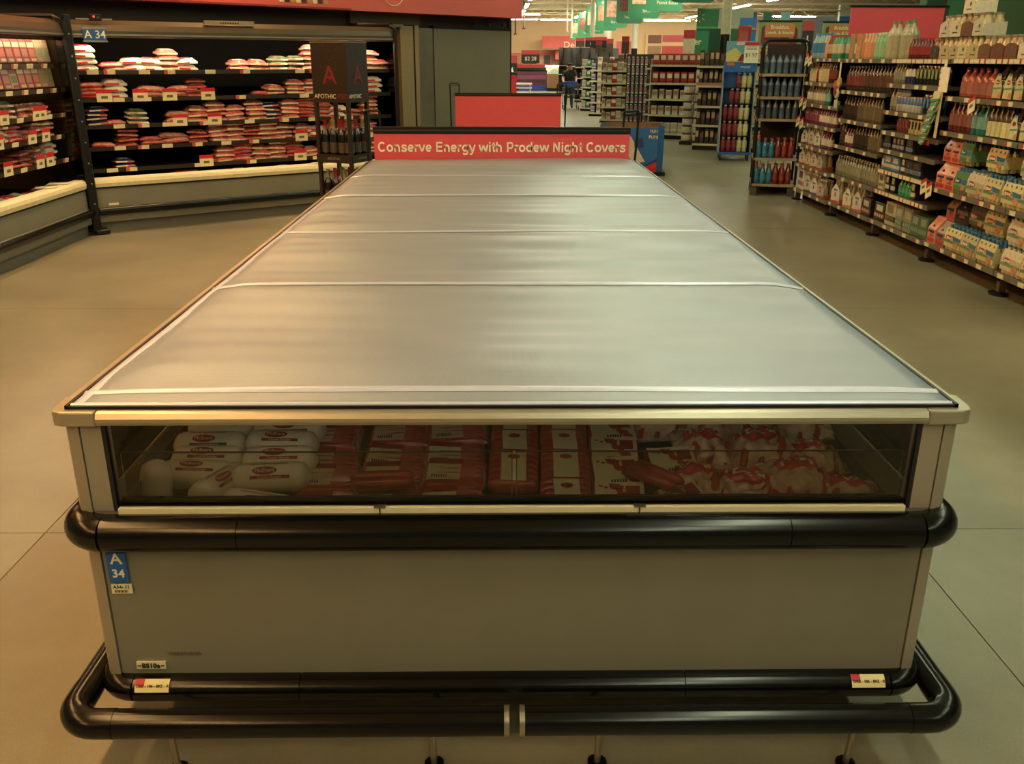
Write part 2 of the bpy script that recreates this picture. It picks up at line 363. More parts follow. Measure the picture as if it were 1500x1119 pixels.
# ================================================================== island freezer
FX, FY = .035, 1.83
fz = thing('island_freezer', 'long grey island freezer with glass front and black bumpers', 'freezer', (FX, FY, 0))
M_LINER2 = mat('liner_grey', '#8a8474', .5, var=.06); M_LINER = mat('freezer_liner', '#6f6a5c', .5, var=.06)
M_PANE = glass('tinted_pane', '#e2ded0', .10, .01)
L = 5.05
MB().box(-.957, .004, .2, .957, .045, .655).build('front_panel', M_GREY, fz)
for s_ in (-1, 1):
    # rounded corner profile and flat cover strip on each front corner
    o, i_ = .998, .960
    pol = [(i_, .0), (o - .012, .006), (o - .003, .018), (o, .035), (o, .11), (i_, .11)]
    MB().prism([(s_ * x, y) for x, y in pol], 'z', .2, .876).build('corner_post', M_POST, fz)
    MB().box(min(s_ * .957, s_ * .912), .002, .656, max(s_ * .957, s_ * .912), .05, .876).build('corner_strip', M_POST, fz)
    MB().box(min(s_ * .911, s_ * .903), .003, .655, max(s_ * .911, s_ * .903), .02, .874).build('gasket', M_DARK, fz)
    MB().box(min(s_ * .998, s_ * .955), .11, .2, max(s_ * .998, s_ * .955), L, .655).build('side_panel', M_GREY, fz)
    MB().box(s_ * .965 - .003, .12, .66, s_ * .965 + .003, L - .05, .87).build('side_pane', M_PANE, fz)
    MB().box(s_ * .93 - .022, .06, .635, s_ * .93 + .022, L - .05, .665).build('inner_ledge', M_ALU, fz)
    MB().box(s_ * .93 - .006, .06, .30, s_ * .93 + .006, L - .05, .635).build('inner_wall', M_LINER, fz)
    # top rail: side length and corner cap
    MB().cbox(s_ * .990 - .03, .09, .872, s_ * .990 + .025, L, .900, .006).build('top_rail', M_ALU, fz)
    cp = [(.915, -.012), (.992, -.01), (1.010, -.002), (1.019, .016), (1.021, .09), (.94, .09), (.94, .05), (.915, .05)]
    MB().prism([(s_ * x, y) for x, y in cp], 'z', .868, .9025).build('rail_corner_cap', M_ALU, fz, bevel=.004)
MB().prism([(-.012, .872), (-.016, .880), (-.016, .888), (-.010, .899), (.004, .902), (.05, .902), (.05, .872)], 'x', -.913, .913).build('top_rail', M_ALU, fz)
MB().box(-.903, .006, .668, .903, .012, .874).build('front_pane', M_PANE, fz)
MB().tube([(-.88, .07, .862), (.88, .07, .862)], .006, 6).build('added_fill_strip', mat('added_fill_glow', '#fff0d8', .5, var=0, emit=3.4), fz)  # added glow strip, hidden by the rail, brightens the packs behind the glass
for s_ in (-1, 1):
    ip = MB().box(min(s_ * .004, s_ * .89), .028, .676, max(s_ * .004, s_ * .89), .032, .788).build('inner_pane', glass('inner_clear', '#f2f0e6', .06, .02), fz)
    MB().box(min(s_ * .004, s_ * .89), .0275, .788, max(s_ * .004, s_ * .89), .0325, .790).build('pane_edge', M_DARK, ip)
    MB().box(min(s_ * .004, s_ * .006), .0275, .676, max(s_ * .004, s_ * .006), .0325, .788).build('pane_edge', mat('edge_cream', '#8c8468', .4), ip)
MB().box(-.90, .006, .666, .90, .04, .6745).build('pane_channel', M_DARK, fz)
for a, b_ in ((-.90, -.309), (-.305, .285), (.289, .90)):
    MB().box(a, -.004, .648, b_, .03, .664).build('sill_strip', M_CREAM, fz)
for x in (-.307, .287): MB().box(x - .013, -.006, .6645, x + .013, .02, .668).build('sill_clip', M_STEEL, fz)
MB().box(-.96, L - .05, .2, .96, L, .9).build('end_panel', M_GREY, fz)
MB().box(-.93, .05, .28, .93, L - .05, .32).build('inner_floor', M_DARK, fz)
MB().box(-.95, .05, .13, .95, L, .2).build('base_frame', M_DARK, fz)
for x in (-.8, .8):
    for y in (.35, 1.8, 3.3, 4.7): MB().tube([(x, y, 0), (x, y, .13)], .03, 8).build('foot', M_STEEL, fz)
# bumpers: front bars, rounded corners, side bars
def bumper(nm, z, out, rx, rz, seams, back):
    hw = 1.042 - rx if z > .4 else 1.03 - rx; y0 = -out + rx; cr = .07
    xs = [-hw + cr] + list(seams) + [hw - cr]
    for a, b_ in zip(xs[:-1], xs[1:]):
        MB().tube([(a + .001, y0, z), (b_ - .001, y0, z)], rx, 20, ry=rz).build(nm + '_bar', M_BLACK, fz)
    for s_ in (-1, 1):
        arc = [(s_ * (hw - cr + cr * sin(t * pi / 16)), y0 + cr - cr * cos(t * pi / 16), z) for t in range(9)]
        arc.append((s_ * hw, y0 + cr + .02, z))
        MB().tube(arc, rx, 20, ry=rz).build(nm + '_corner', M_BLACK, fz)
        MB().tube([(s_ * hw, y0 + cr + .02, z), (s_ * hw, back, z)], rx, 14, ry=rz).build(nm + '_side_bar', M_BLACK, fz)
bumper('bumper', .613, .066, .043, .043, [-.622, .624], L)
bumper('kick_bumper', .176, .04, .036, .034, [-.52, .42], L)
# signs and stickers on the front
sg = MB().box(-.947, -.002, .470, -.902, .0015, .548).build('aisle_plate', M_BLUE, fz)
text('A', .040, M_WHITE, sg, (-.9245, -.003, .533), FRONT, bold=.0006); text('34', .030, M_WHITE, sg, (-.924, -.003, .494), FRONT, bold=.0005)
tk = MB().box(-.946, -.0025, .440, -.898, .0015, .465).build('shelf_ticket', M_CREAM, fz)
text('A34- 11', .012, M_INK, tk, (-.922, -.003, .458), FRONT)
for k in range(12): MB().box(-.938 + k * .0026, -.0032, .443, -.938 + k * .0026 + (.0008 + .0008 * (k % 3 == 0)), -.0025, .450).build('bar_line', M_INK, tk)
bs = MB().box(-.918, -.001, .225, -.848, .004, .245).build('code_plate', M_CREAM, fz)
text('BS10a', .018, M_INK, bs, (-.883, -.0025, .235), FRONT, bold=.0004)
for x in (-.911, -.855): MB().box(x - .004, -.0025, .233, x + .004, -.001, .2365).build('tape_mark', mat('tape_brown', '#5b4b3a', .7), bs)
text('viessmann', .02, mat('embossed_grey', '#6b6658', .4), fz, (-.80, .004, .268), FRONT, 'embossed_lettering', ext=.002)
def sticker(x0, s):
    st = MB().grid(lambda u, v: (x0 + .082 * u, -.0075 - .0345 * sin(RAD(20 + 55 * v)) + .0, .178 + .0345 * cos(RAD(20 + 55 * v)) - .0), 1, 6).build('code_sticker', mat('pale_yellow_label', '#e9dca0', .5, var=.05), fz)
    for v in st.data.vertices: pass
    st.location = (0, -.0, 0)
    MB().grid(lambda u, v: (x0 + .022 * u, -.0078 - .0350 * sin(RAD(20 + 28 * v)), .178 + .0350 * cos(RAD(20 + 28 * v))), 1, 4).build('red_corner', M_RED, st)
    a = RAD(50); text(s, .0092, M_INK, st, (x0 + .042, -.0078 - .0352 * sin(a), .178 + .0352 * cos(a)), (a, 0, 0), bold=.0003, ext=.0002)
sticker(-.915, 'ORB - 106 - BKE - A'); sticker(.826, 'ORB - 106 - BKE - B')

# ------------------------------------------------------------------ floor mounted guard rails (two halves meet at the front)
def guard(sd, label):
    g = thing('guard_rail', label, 'guard rail', (FX, 1.70, 0), 0, 'floor mounted guard rails round the freezer')
    z, r, cr, hw = .172, .034, .07, 1.042
    MB().tube([(sd * .016, 0, z), (sd * .925, 0, z)], r, 20).build('rail_bar', M_BLACK, g)
    arc = [(sd * (hw - cr + cr * sin(t * pi / 16)), cr - cr * cos(t * pi / 16), z) for t in range(9)]
    MB().tube([(sd * .926, 0, z)] + arc + [(sd * hw, .12, z)], r + .001, 20).build('rail_elbow', M_BLACK, g)
    MB().tube([(sd * hw, .121, z), (sd * hw, 5.3, z)], r, 14).build('side_bar', M_BLACK, g)
    MB().tube([(sd * .012, 0, z), (sd * .024, 0, z)], r + .002, 20).build('end_ring', M_STEEL, g)
    for x, y in ((sd * .205 if sd > 0 else -.195, .05), (sd * .815, .04), (sd * .98, 1.6), (sd * .98, 3.2), (sd * .98, 4.8)):
        lg = MB().tube([(x, y, 0), (x, y if y > 1 else .02, z)], .0085, 8).build('leg', M_STEEL, g)
        MB().lathe([(.024, 0), (.024, .006), (.012, .008)], 10, (x, y, 0)).build('floor_flange', M_BLACKM, lg)
guard(-1, 'black tubular floor guard rail along the A 34 corner of the freezer')
guard(1, 'black tubular floor guard rail on the freezer corner facing the drinks aisle')

# ------------------------------------------------------------------ night cover in five panels
def cover_mat():
    m = mat('night_cover_weave', '#99a3b1', .40, .36, var=.05, scale=3)
    nt = m.node_tree; b = nt.nodes['Principled BSDF']; geo = nt.nodes.new('ShaderNodeNewGeometry')
    wv = nt.nodes.new('ShaderNodeTexWave'); wv.inputs['Scale'].default_value = 75; wv.inputs['Distortion'].default_value = .4; wv.bands_direction = 'X'
    w2 = nt.nodes.new('ShaderNodeTexWave'); w2.inputs['Scale'].default_value = 75; w2.bands_direction = 'Y'; w2.inputs['Distortion'].default_value = .4
    ad = nt.nodes.new('ShaderNodeMath'); nt.links.new(wv.outputs['Fac'], ad.inputs[0]); nt.links.new(w2.outputs['Fac'], ad.inputs[1])
    for q in (wv, w2): nt.links.new(geo.outputs['Position'], q.inputs['Vector'])
    bp = nt.nodes.new('ShaderNodeBump'); bp.inputs['Strength'].default_value = .12; bp.inputs['Distance'].default_value = .002
    nt.links.new(ad.outputs[0], bp.inputs['Height']); nt.links.new(bp.outputs[0], b.inputs['Normal'])
    return m
M_COVER = cover_mat(); M_HEM = mat('silver_hem', '#c8cee6', .35, .3, var=.03)
nc = thing('night_cover', 'silver grey woven night cover stretched over the island freezer', 'cover', (FX, 0, 0))
YS = [1.842, 2.879, 3.90, 4.90, 5.80, 6.855]
def hgt(x, y):
    w_ = .008 * sin(y * 9.1 + .55 * sin(x * 1.3 + y) + .5) + .006 * sin(y * 19.3 + .9 * sin(x * 1.9)) * (.5 + .5 * sin(x * 1.1 + y * 2)) + .002 * sin(y * 41 + 1.3 * sin(x * 2.7 + y * 3))
    e = min(1, (.985 - abs(x)) / .12) * min(1, (y - 1.84) / .1)
    return .9085 + max(0, e) * (w_ + .0125)
for k in range(5):
    y0, y1 = YS[k] + .004, YS[k + 1] - .004
    pn = MB().grid(lambda u, v: (-.978 + 1.956 * u, y0 + (y1 - y0) * v, hgt(-.978 + 1.956 * u, y0 + (y1 - y0) * v)), 40, 36).build('cover_panel', M_COVER, nc)
    sm = pn.modifiers.new('cloth_thickness', 'SOLIDIFY'); sm.thickness = .002; sm.offset = -1
    h0 = y0 + (.065 if k == 0 else 0)
    def hem(a, b_):
        return lambda u, v: (-.976 + 1.952 * u, a + (b_ - a) * v, hgt(-.976 + 1.952 * u, a + (b_ - a) * v) + .0035 * sin(pi * v) + .0008)
    MB().grid(hem(h0, h0 + .028), 40, 4).build('hem', M_HEM, pn)
    if k == 0: MB().grid(hem(y0, y0 + .012), 40, 3).build('hem', M_HEM, pn)
for s_ in (-1, 1):
    MB().box(min(s_ * .978, s_ * .986), 1.838, .9025, max(s_ * .978, s_ * .986), 6.86, .911).build('edge_binding', M_BLACKM, nc)
    if s_ < 0: MB().grid(lambda u, v: (-.975 + .022 * u, 1.85 + 3.0 * v, hgt(-.97, 1.85 + 3.0 * v) + .003 * sin(pi * u) + .0008), 4, 60).build('side_hem', M_HEM, nc)
MB().box(-.984, 1.838, .9025, .984, 1.8415, .909).build('edge_binding', M_BLACKM, nc)

# ------------------------------------------------------------------ red sign boards at freezer ends
def board(name, label, x0, x1, y, zb, zt, zc, txt, polez):
    b_ = thing(name, label, 'sign', ((x0 + x1) / 2, y, 0)); h = (x1 - x0) / 2
    MB().box(-h, -.008, zb, h, .004, zt).build('sign_panel', mat('bright_red_sign', '#e2565e', .45, var=.03), b_)
    MB().cbox(-h - .005, -.016, zt, h + .005, .014, zc, .006).build('top_channel', M_BLACKM, b_)
    MB().box(-h - .002, -.011, (zt + zc) / 2 - .004, h + .002, -.0165, (zt + zc) / 2 + .004).build('channel_groove', mat('channel_brown', '#3a332a', .5), b_)
    for s_ in (-1, 1):
        x = s_ * (h + .065)
        MB().tube([(x - s_ * .015, .02, polez), (x, .02, zc + .10)], .009, 8).build('pole', M_BLACKM, b_)
        MB().tube([(x, .02, zc + .08), (x - s_ * .003, .018, zc + .108), (x - s_ * .02, .016, zc + .115), (x - s_ * .10, .0, zc + .113), (x - s_ * .115, 0, zc + .10), (x - s_ * .115, 0, zc - .01)], .008, 8).build('hook_arm', M_BLACKM, b_)
        MB().tube([(x - s_ * .03, .015, zc + .09), (x - s_ * .10, .0, zc + .085)], .012 if s_ > 0 else .004, 8).build('cross_bar', M_BLACKM, b_)
    if txt: strokes(txt, 1.855, mat('cream_lettering', '#fff8e2', .5, var=.02), b_, (0, -.0120, (zb + zt) / 2), FRONT)
    return b_
board('red_sign_board', 'red board reading Conserve Energy with Prodew Night Covers at the freezer end', -.925, .98, 6.895, .903, 1.097, 1.148, 'Conserve Energy with Prodew Night Covers', .90)
board('red_sign_board', 'plain red board with black top channel behind the lettered board', -.54, .79, 11.8, .50, 1.175, 1.215, None, .48)
f2 = thing('island_freezer', 'second island freezer hidden behind the lettered red board', 'freezer', (.125, 11.8, 0))
MB().box(-.7, .03, .12, .7, 1.3, .5).build('body', M_GREY, f2); MB().box(-.73, .0, .5, .73, 1.33, .56).build('top_rail', M_ALU, f2)
MB().tube([(-.74, 1.3, .35), (-.74, -.01, .35), (.74, -.01, .35), (.74, 1.3, .35)], .035, 10).build('bumper', M_BLACK, f2)
MB().box(-.65, .08, 0, .65, 1.25, .12).build('base', M_DARK, f2)
# ================================================================== frozen goods behind the glass
M_CHUB = mat('white_sausage_casing', '#ece6d6', .4, var=.04); M_CHUBRED = mat('label_dark_red', '#962a2c', .5, var=.1); M_CHUBBLUE = mat('label_navy', '#28335e', .5, var=.1)
M_HOT = mat('hot_dog_red', '#b0443e', .2, var=.25, scale=30, coat=.5); M_HOTL = mat('pack_label_cream', '#dcd2b0', .4, var=.06, coat=.4)
M_FILM = mat('clear_film_sheen', '#c9a596', .15, var=.35, scale=60, bump=.5, bscale=60, coat=.8)
M_SAUS = mat('smoked_sausage', '#a83a30', .3, var=.3, scale=25, coat=.5); M_BAG = mat('bag_wrap', '#d2b29c', .2, var=.3, scale=30, bump=.6, bscale=45, coat=.8)
M_BAGRED = mat('bag_print_red', '#cc3a44', .3, var=.3, scale=45, bump=.4, bscale=45, coat=.6)
def chub():
    """roll of sausage, twisted ends, along x"""
    m = MB(); pr = [(.006, -.098), (.014, -.093), (.022, -.090), (.034, -.080), (.0375, -.065), (.0375, .065), (.034, .080), (.022, .090), (.014, .093), (.006, .098)]
    m.lathe(pr, 16, (0, 0, .0375), axis='x')
    o = m.build('sausage_roll', M_CHUB, sharp=60)
    def patch(x0, x1, a0, a1, mt, nm, rr=.0381):
        return MB().grid(lambda u, v: (x0 + (x1 - x0) * u, -rr * sin(RAD(a0 + (a1 - a0) * v)), .0375 + rr * cos(RAD(a0 + (a1 - a0) * v))), 1, 6).build(nm, mt, o)
    def oval(rr=.0384):
        return MB().add([(.03 * cos(k * pi / 8) - .01, -rr * sin(RAD(30 + 17 * sin(k * pi / 8))), .0375 + rr * cos(RAD(30 + 17 * sin(k * pi / 8)))) for k in range(16)], [list(range(16))]).build('oval_emblem', M_CHUBRED, o)
    return o, patch, oval
chubs = []
for v in range(2):
    o, patch, oval = chub(); oval(); patch(-.045, .05, 50, 62, (M_CHUBRED, M_CHUBBLUE)[v], 'name_band')
    a = RAD(30); text('McEvers', .014, M_WHITE, o, (-.01, -.0388 * sin(a), .0375 + .0388 * cos(a)), (a, 0, 0), ext=.0001)
    a = RAD(56); text('Country Sausage', .0085, M_WHITE, o, (.002, -.0385 * sin(a), .0375 + .0385 * cos(a)), (a, 0, 0), ext=.0001)
    patch(-.05, .045, -10, 2, mat('faint_print', '#b8ae98', .5, var=.3, scale=200), 'small_print')
    tag(o, 'x', 'sausage'); chubs.append(o)
used = set()
def put(proto, loc, rot, label, group):
    if proto.name not in used:
        used.add(proto.name); proto.location = loc; proto.rotation_euler = rot; proto['label'] = label; proto['group'] = group; return proto
    return dup(proto, loc, rot, label, group)
G = 'white sausage rolls in the freezer'
GZ = lambda y: .575 + (y - 1.9) * .16
rows = [2.02, 2.09, 2.16, 2.23, 2.30, 2.37, 2.44]
for j, y in enumerate(rows):
    put(chubs[1 if j > 1 else 0], (-.755 + .012 * (j % 2) - .002 * j, y + .02, GZ(y) + .012), (RAD(-12 + 9 * (j % 3)), 0, RAD(-4 + 3 * (j % 3))),
        'white sausage roll, %s from the front in the outer roll column' % ORD[j], G)
    put(chubs[0], (-.565 + .010 * (j % 2) - .002 * j, y, GZ(y) + .02), (RAD(8 - 8 * (j % 3)), 0, RAD(5 - 4 * (j % 3))),
        'white sausage roll, %s from the front in the column beside red packs' % ORD[j], G)
for y in (2.0, 2.12, 2.25, 2.38):
    pass
put(chubs[0], (-.800, 1.965, GZ(1.97) + .03), (RAD(-20), RAD(-82), RAD(10)), 'white sausage roll standing upright in the front corner of the freezer', G)
put(chubs[0], (-.685, 1.985, GZ(1.95) + .02), (0, RAD(4), RAD(72)), 'white sausage roll lying end on with its twisted end to the glass', G)
put(chubs[0], (-.76, 1.925, GZ(1.9) + .03), (RAD(150), 0, RAD(2)), 'white sausage roll lying flat against the glass below the upright roll', G)
put(chubs[0], (-.575, 1.935, GZ(1.9) + .0), (RAD(5), RAD(6), RAD(-7)), 'white sausage roll tilted against the glass beside the red packs', G)
# hot dog packs: a slab of sausages under a printed film
def hotpack(w=.15, d=.105, h=.036):
    m = MB(); n = 6
    for k in range(n):
        z = h / 2; y = -d / 2 + d * (k + .5) / n
        m.lathe([(.3 * h, -w / 2), (.5 * h, -w / 2 + .012), (.5 * h, w / 2 - .012), (.3 * h, w / 2)], 8, (0, y, z), axis='x')
    o = m.build('hot_dog_pack', M_HOT, sharp=70)
    film = MB().grid(lambda u, v: (w * 1.04 * (u - .5), d * 1.08 * (v - .5), h + .004 - .010 * (abs(2 * u - 1) ** 4 + abs(2 * v - 1) ** 4) + .0032 * sin(v * 37.7)), 8, 24).build('printed_film', M_HOT, o)
    MB().box(-w * .46, -d * .40, h + .0035, w * .10, d * .22, h + .0055).build('film_label', M_HOTL, o)
    MB().box(-w * .46, d * .22, h + .0035, w * .12, d * .42, h + .0060).build('red_heading', M_CHUBRED, o)
    for k in range(7): MB().box(-w * .38 + k * .006, -d * .34, h + .0055, -w * .38 + k * .006 + .003, -d * .22, h + .006).build('bar_line', M_INK, o)
    MB().grid(lambda u, v: (w * (.47 + .09 * u), d * (v - .5), h * (1 - .8 * u) + .002 * sin(v * 40)), 3, 12).build('film_edge', M_FILM, o)
    return tag(o, 'x', 'hot dog pack')
hp = hotpack()
G = 'red hot dog packs in the freezer'
for c, x0 in enumerate((-.428, -.275, -.118)):
    for j in range(6):
        y = 1.962 + j * .098 + .010 * c
        put(hp, (x0 + .006 * (j % 2) - .012 * (j if c == 0 else 0), y, GZ(y) - .012 + .012 * (j % 2)), (RAD(14 - 3 * (j % 2)), RAD(-3 + 3 * (j % 3)), RAD(-3 + 3 * ((j + c) % 3))),
            'red hot dog pack, %s from the glass in the %s pack column' % (ORD[j], ('roll side', 'middle', 'band side')[c]), G)
def loose(n, loc, rz, label):
    m = MB()
    for k in range(n):
        y = (k - (n - 1) / 2) * .03
        m.tube([(-.075, y + .006, .0), (-.06, y, .004), (0, y - .003, .006), (.06, y, .004), (.075, y + .006, 0)], [.006, .015, .016, .015, .006], 10)
    return tag(m.build('sausage_pair', M_SAUS, None, loc, (RAD(10), 0, rz), sharp=70), label, 'sausage', 'loose sausage packs')
loose(2, (-.285, 1.985, GZ(1.98) + .065), RAD(5), 'pair of dark red sausages lying across the front red packs')
loose(2, (-.115, 2.30, GZ(2.3) + .055), RAD(-2), 'pair of dark red sausages lying behind near the banded packs')
# twin packs with a white paper band
def twin():
    m = MB(); w, d, h = .125, .13, .05
    for k in range(6):
        y = -d / 2 + d * (k + .5) / 6
        m.lathe([(.012, -w / 2), (.022, -w / 2 + .015), (.022, w / 2 - .015), (.012, w / 2)], 8, (0, y, .026), axis='x')
    o = m.build('banded_sausage_pack', M_HOT, sharp=70)
    b_ = MB().grid(lambda u, v: (-.032 + .064 * u, -d * .53 + d * 1.06 * v, .051 + .001 * sin(v * 30) - .016 * max(0, abs(2 * v - 1) - .75) / .25), 2, 14).build('paper_band', M_HOTL, o)
    MB().add([(.016 * cos(k * pi / 6), .025 + .009 * sin(k * pi / 6), .0535) for k in range(12)], [list(range(12))]).build('oval_emblem', M_CHUBRED, b_)
    text('TWIN PACK', .008, M_CHUBRED, b_, (0, .05, .0535), (0, 0, 0), ext=.0001)
    return tag(o, 'x', 'sausage pack')
tw = twin(); G = 'banded twin sausage packs'
for c, x0 in enumerate((.032, .165)):
    for j in range(5):
        if c == 0 and j == 0: continue
        y = 1.97 + j * .112
        put(tw, (x0 + .004 * j, y, GZ(y) + .0 + .008 * (j % 2)), (RAD(16), RAD(2), RAD(2 - 3 * (j % 2))),
            'red sausage pack with white paper band, %s from the glass, %s banded column' % (ORD[j], ('empty-fronted', 'full')[c]), G)
put(tw, (.032, 1.96, GZ(1.9) - .05), (RAD(4), 0, 0), 'red sausage pack with white paper band, low against the glass in the gap', G)
# label packs and crumpled bags of smoked sausage
def bag(sd, w=.165, d=.15, h=.05, red=True):
    R = random.Random(sd); ph = [R.uniform(0, 6) for _ in range(6)]
    def top(u, v):
        e = (1 - abs(2 * u - 1) ** 3) * (1 - abs(2 * v - 1) ** 3)
        z = h * e * (1 + .22 * sin(6 * u + ph[0]) * sin(5 * v + ph[1])) + .0045 * sin(23 * u + 9 * v + ph[2]) + .003 * sin(31 * v - 12 * u + ph[3])
        return ((u - .5) * w * (1 + .05 * sin(9 * v + ph[4])), (v - .5) * d * (1 + .05 * sin(8 * u + ph[5])), max(.001, z) + .002)
    m = MB().grid(top, 28, 24); n0 = len(m.f)
    if red:
        for i in range(n0):
            gx, gy = i % 28, i // 28
            if ((gx - 13.5) / 10.5) ** 2 + ((gy - 15.5) / 6.) ** 2 < 1: m.m[i] = 2 if (gy in (15, 17) and 6 <= gx <= 21 and (gx * 7 + gy) % 5 in (0, 2, 3)) or (gy == 16 and 6 <= gx <= 21 and gx % 3 == 0) else 1
    m.add([(-w / 2, -d / 2, 0), (w / 2, -d / 2, 0), (w / 2, d / 2, 0), (-w / 2, d / 2, 0)], [(3, 2, 1, 0)], 0)
    o = m.build('smoked_sausage_bag', [M_BAG, M_BAGRED, M_CREAM], sharp=80)
    for k in range(3):
        x = (-.045 + .045 * k); MB().tube([(x - .012, -.07, .012), (x + .005, -.03, .03), (x + .012, .0, .036)], [.008, .014, .01], 7).build('sausage_link', M_SAUS, o)
    return tag(o, 'x', 'sausage bag')
bags = [bag(k) for k in range(4)]; G = 'crumpled sausage bags in the freezer'
spots = [(.50, 2.06, 14, -8, 'nearest the labelled packs'), (.62, 2.02, 22, -20, 'leaning in front of its neighbours'), (.76, 2.05, 20, 12, 'in the middle of the front bags'), (.885, 2.01, 15, -14, 'in the front corner by the ledge'),
         (.55, 2.20, 12, 10, 'second row beside the labelled packs'), (.70, 2.19, 16, -5, 'second row in the middle'), (.83, 2.17, 12, 18, 'second row by the ledge'), (.44, 2.33, 10, 4, 'third row beside the banded packs'),
         (.58, 2.34, 12, -12, 'third row second from the banded packs'), (.72, 2.33, 12, 8, 'third row third from the banded packs'), (.845, 2.32, 10, -6, 'third row by the ledge'),
         (.50, 2.47, 8, 3, 'back row beside the banded packs'), (.65, 2.48, 8, -4, 'back row in the middle'), (.81, 2.47, 8, 6, 'back row by the ledge'),
         (.69, 1.98, 6, 30, 'low against the glass, middle'), (.86, 1.97, 5, -6, 'low against the glass, corner')]
for k, (x, y, tx, rz, ds) in enumerate(spots):
    put(bags[k % 4], (x, y, GZ(y) - .005 + .012 * (k % 3) - (.045 if y < 1.99 and k > 13 else 0)), (RAD(tx), RAD((k % 5 - 2) * 5), RAD(rz)), 'crumpled clear bag of smoked sausage, ' + ds, G)
def lpack():
    m = MB().cbox(-.065, -.055, 0, .065, .055, .036, .01)
    o = m.build('labelled_meat_pack', M_SAUS)
    lb = MB().grid(lambda u, v: (-.06 + .12 * u, -.05 + .1 * v, .0375 + .002 * sin(5 * u + 3 * v)), 6, 5).build('paper_label', M_HOTL, o)
    MB().box(.015, -.0, .0395, .05, .035, .0405).build('red_window', M_CHUBRED, lb)
    for k in range(6): MB().box(-.02 + k * .007, -.04, .0395, -.02 + k * .007 + .004, -.03, .0403).build('bar_line', M_INK, lb)
    for k in range(5): MB().box(-.05 + k * .013, .03 - .005 * (k % 2), .0395, -.05 + k * .013 + .009, .035 - .005 * (k % 2), .0403).build('red_mark', M_CHUBRED, lb)
    return tag(o, 'x', 'meat pack')
lp = lpack(); G = 'labelled meat packs in the freezer'
for x, y, tx, rz, ds in ((.295, 1.965, 20, -4, 'at the glass'), (.300, 2.075, 22, 3, 'second from the glass'), (.305, 2.17, 18, -3, 'third from the glass'), (.31, 2.27, 15, 4, 'fourth from the glass'), (.445, 1.96, 30, 38, 'turned sideways below the bags'), (.45, 2.12, 20, 6, 'beside the second bag')):
    put(lp, (x, y, GZ(y) + .005), (RAD(tx), 0, RAD(rz)), 'flat meat pack with cream paper label, ' + ds, G)
loose(2, (.385, 2.00, GZ(2.0) + .065), RAD(-48), 'two thick dark sausages lying diagonally over the cream labels')
tag(MB().box(-.9, 1.89, .32, .96, 2.62, .54).build('packed_stock', mat('packed_stock_red', '#4a201c', .7, var=.4, scale=12)), 'dark red mass of lower stock under the visible freezer packs', 'frozen stock', kind='stuff')
# ================================================================== meat cases
M_CANOPY = mat('canopy_olive', '#474237', .4, var=.05); M_LIP = mat('cream_lip', '#e2d6ae', .35, var=.04)
M_SHELF = mat('shelf_dark', '#2a231d', .4, .2, var=.15); M_LAMP = mat('case_tube', '#ffe2b8', .5, var=0, emit=CASE_POWER)
def meat_case(name, label, loc, rz, Lc, shelves, endl, endr):
    c = thing(name, label, 'display case', loc, rz); D = .85
    MB().box(0, D - .05, .05, Lc, D, 1.95).build('back_panel', mat('case_back_black', '#060504', .85, var=.2, spec=.1), c)
    MB().prism([(.03, 0), (.03, .10), (D, .10), (D, 0)], 'x', .01, Lc - .01).build('toe_kick', mat('kick_grey', '#69655a', .5, var=.05), c)
    MB().prism([(-.02, .11), (-.02, .24), (.0, .25), (.06, .25), (.06, .11)], 'x', 0, Lc).build('kick_panel', mat('kick_panel', '#6f6a5c', .45, var=.05), c)
    MB().tube([(0, -.035, .215), (Lc, -.035, .215)], .028, 12, ry=.036).build('bumper', M_BLACK, c)
    MB().prism([(.0, .25), (.0, .43), (.03, .44), (.06, .44), (.06, .25)], 'x', 0, Lc).build('front_panel', M_GREY, c)
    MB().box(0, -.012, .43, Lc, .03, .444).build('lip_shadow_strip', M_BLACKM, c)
    MB().prism([(-.018, .445), (-.026, .48), (-.018, .51), (.02, .525), (.09, .525), (.10, .50), (.10, .445)], 'x', 0, Lc).build('lip', M_LIP, c)
    MB().box(0, .1, .40, Lc, D - .05, .44).build('well_floor', M_DARK, c)
    MB().prism([(.0, 1.795), (-.025, 1.80), (-.025, 1.85), (.0, 1.90), (.08, 1.945), (D, 1.95), (D, 1.80), (.30, 1.84), (.012, 1.84), (.012, 1.795)], 'x', 0, Lc).build('canopy', M_CANOPY, c)
    MB().box(0, -.032, 1.81, Lc, -.024, 1.825).build('canopy_strip', M_STEEL, c)
    MB().tube([(.1, .07, 1.822), (Lc - .1, .07, 1.822)], .014, 6).build('tube_lamp', M_LAMP, c)
    for z, dep in shelves:
        s_ = MB().box(.01, .12, z - .022, Lc - .01, .12 + dep, z).build('shelf', M_SHELF, c)
        MB().box(.01, .108, z - .032, Lc - .01, .12, z + .006).build('ticket_rail', M_SHELF, s_)
    for e, x in ((endl, 0.), (endr, Lc)):
        if e:
            MB().tube([(x, -.03, 0.05), (x, -.03, 1.93), (x, .05, 1.97), (x, D, 1.97)], .022, 8).build('end_frame', M_BLACKM, c)
            MB().box(x - .004, .0, .12, x + .004, D - .02, 1.94).build('end_glass', glass('case_glass', '#e6dccb', .14, .02), c)
            MB().prism([(-.03, 0.03), (-.03, .2), (D, .2), (D, .03)], 'x', x - .01, x + .01).build('end_kick', M_BLACKM, c)
    return c
SH = [(1.50, .42), (1.25, .48), (1.005, .54), (.80, .58), (.595, .60)]
ang = math.atan(.7)
AC = meat_case('meat_display_case', 'angled open meat case under the A 34 aisle plate', (-3.875, 8.792, 0), ang, 3.31, SH, False, True)
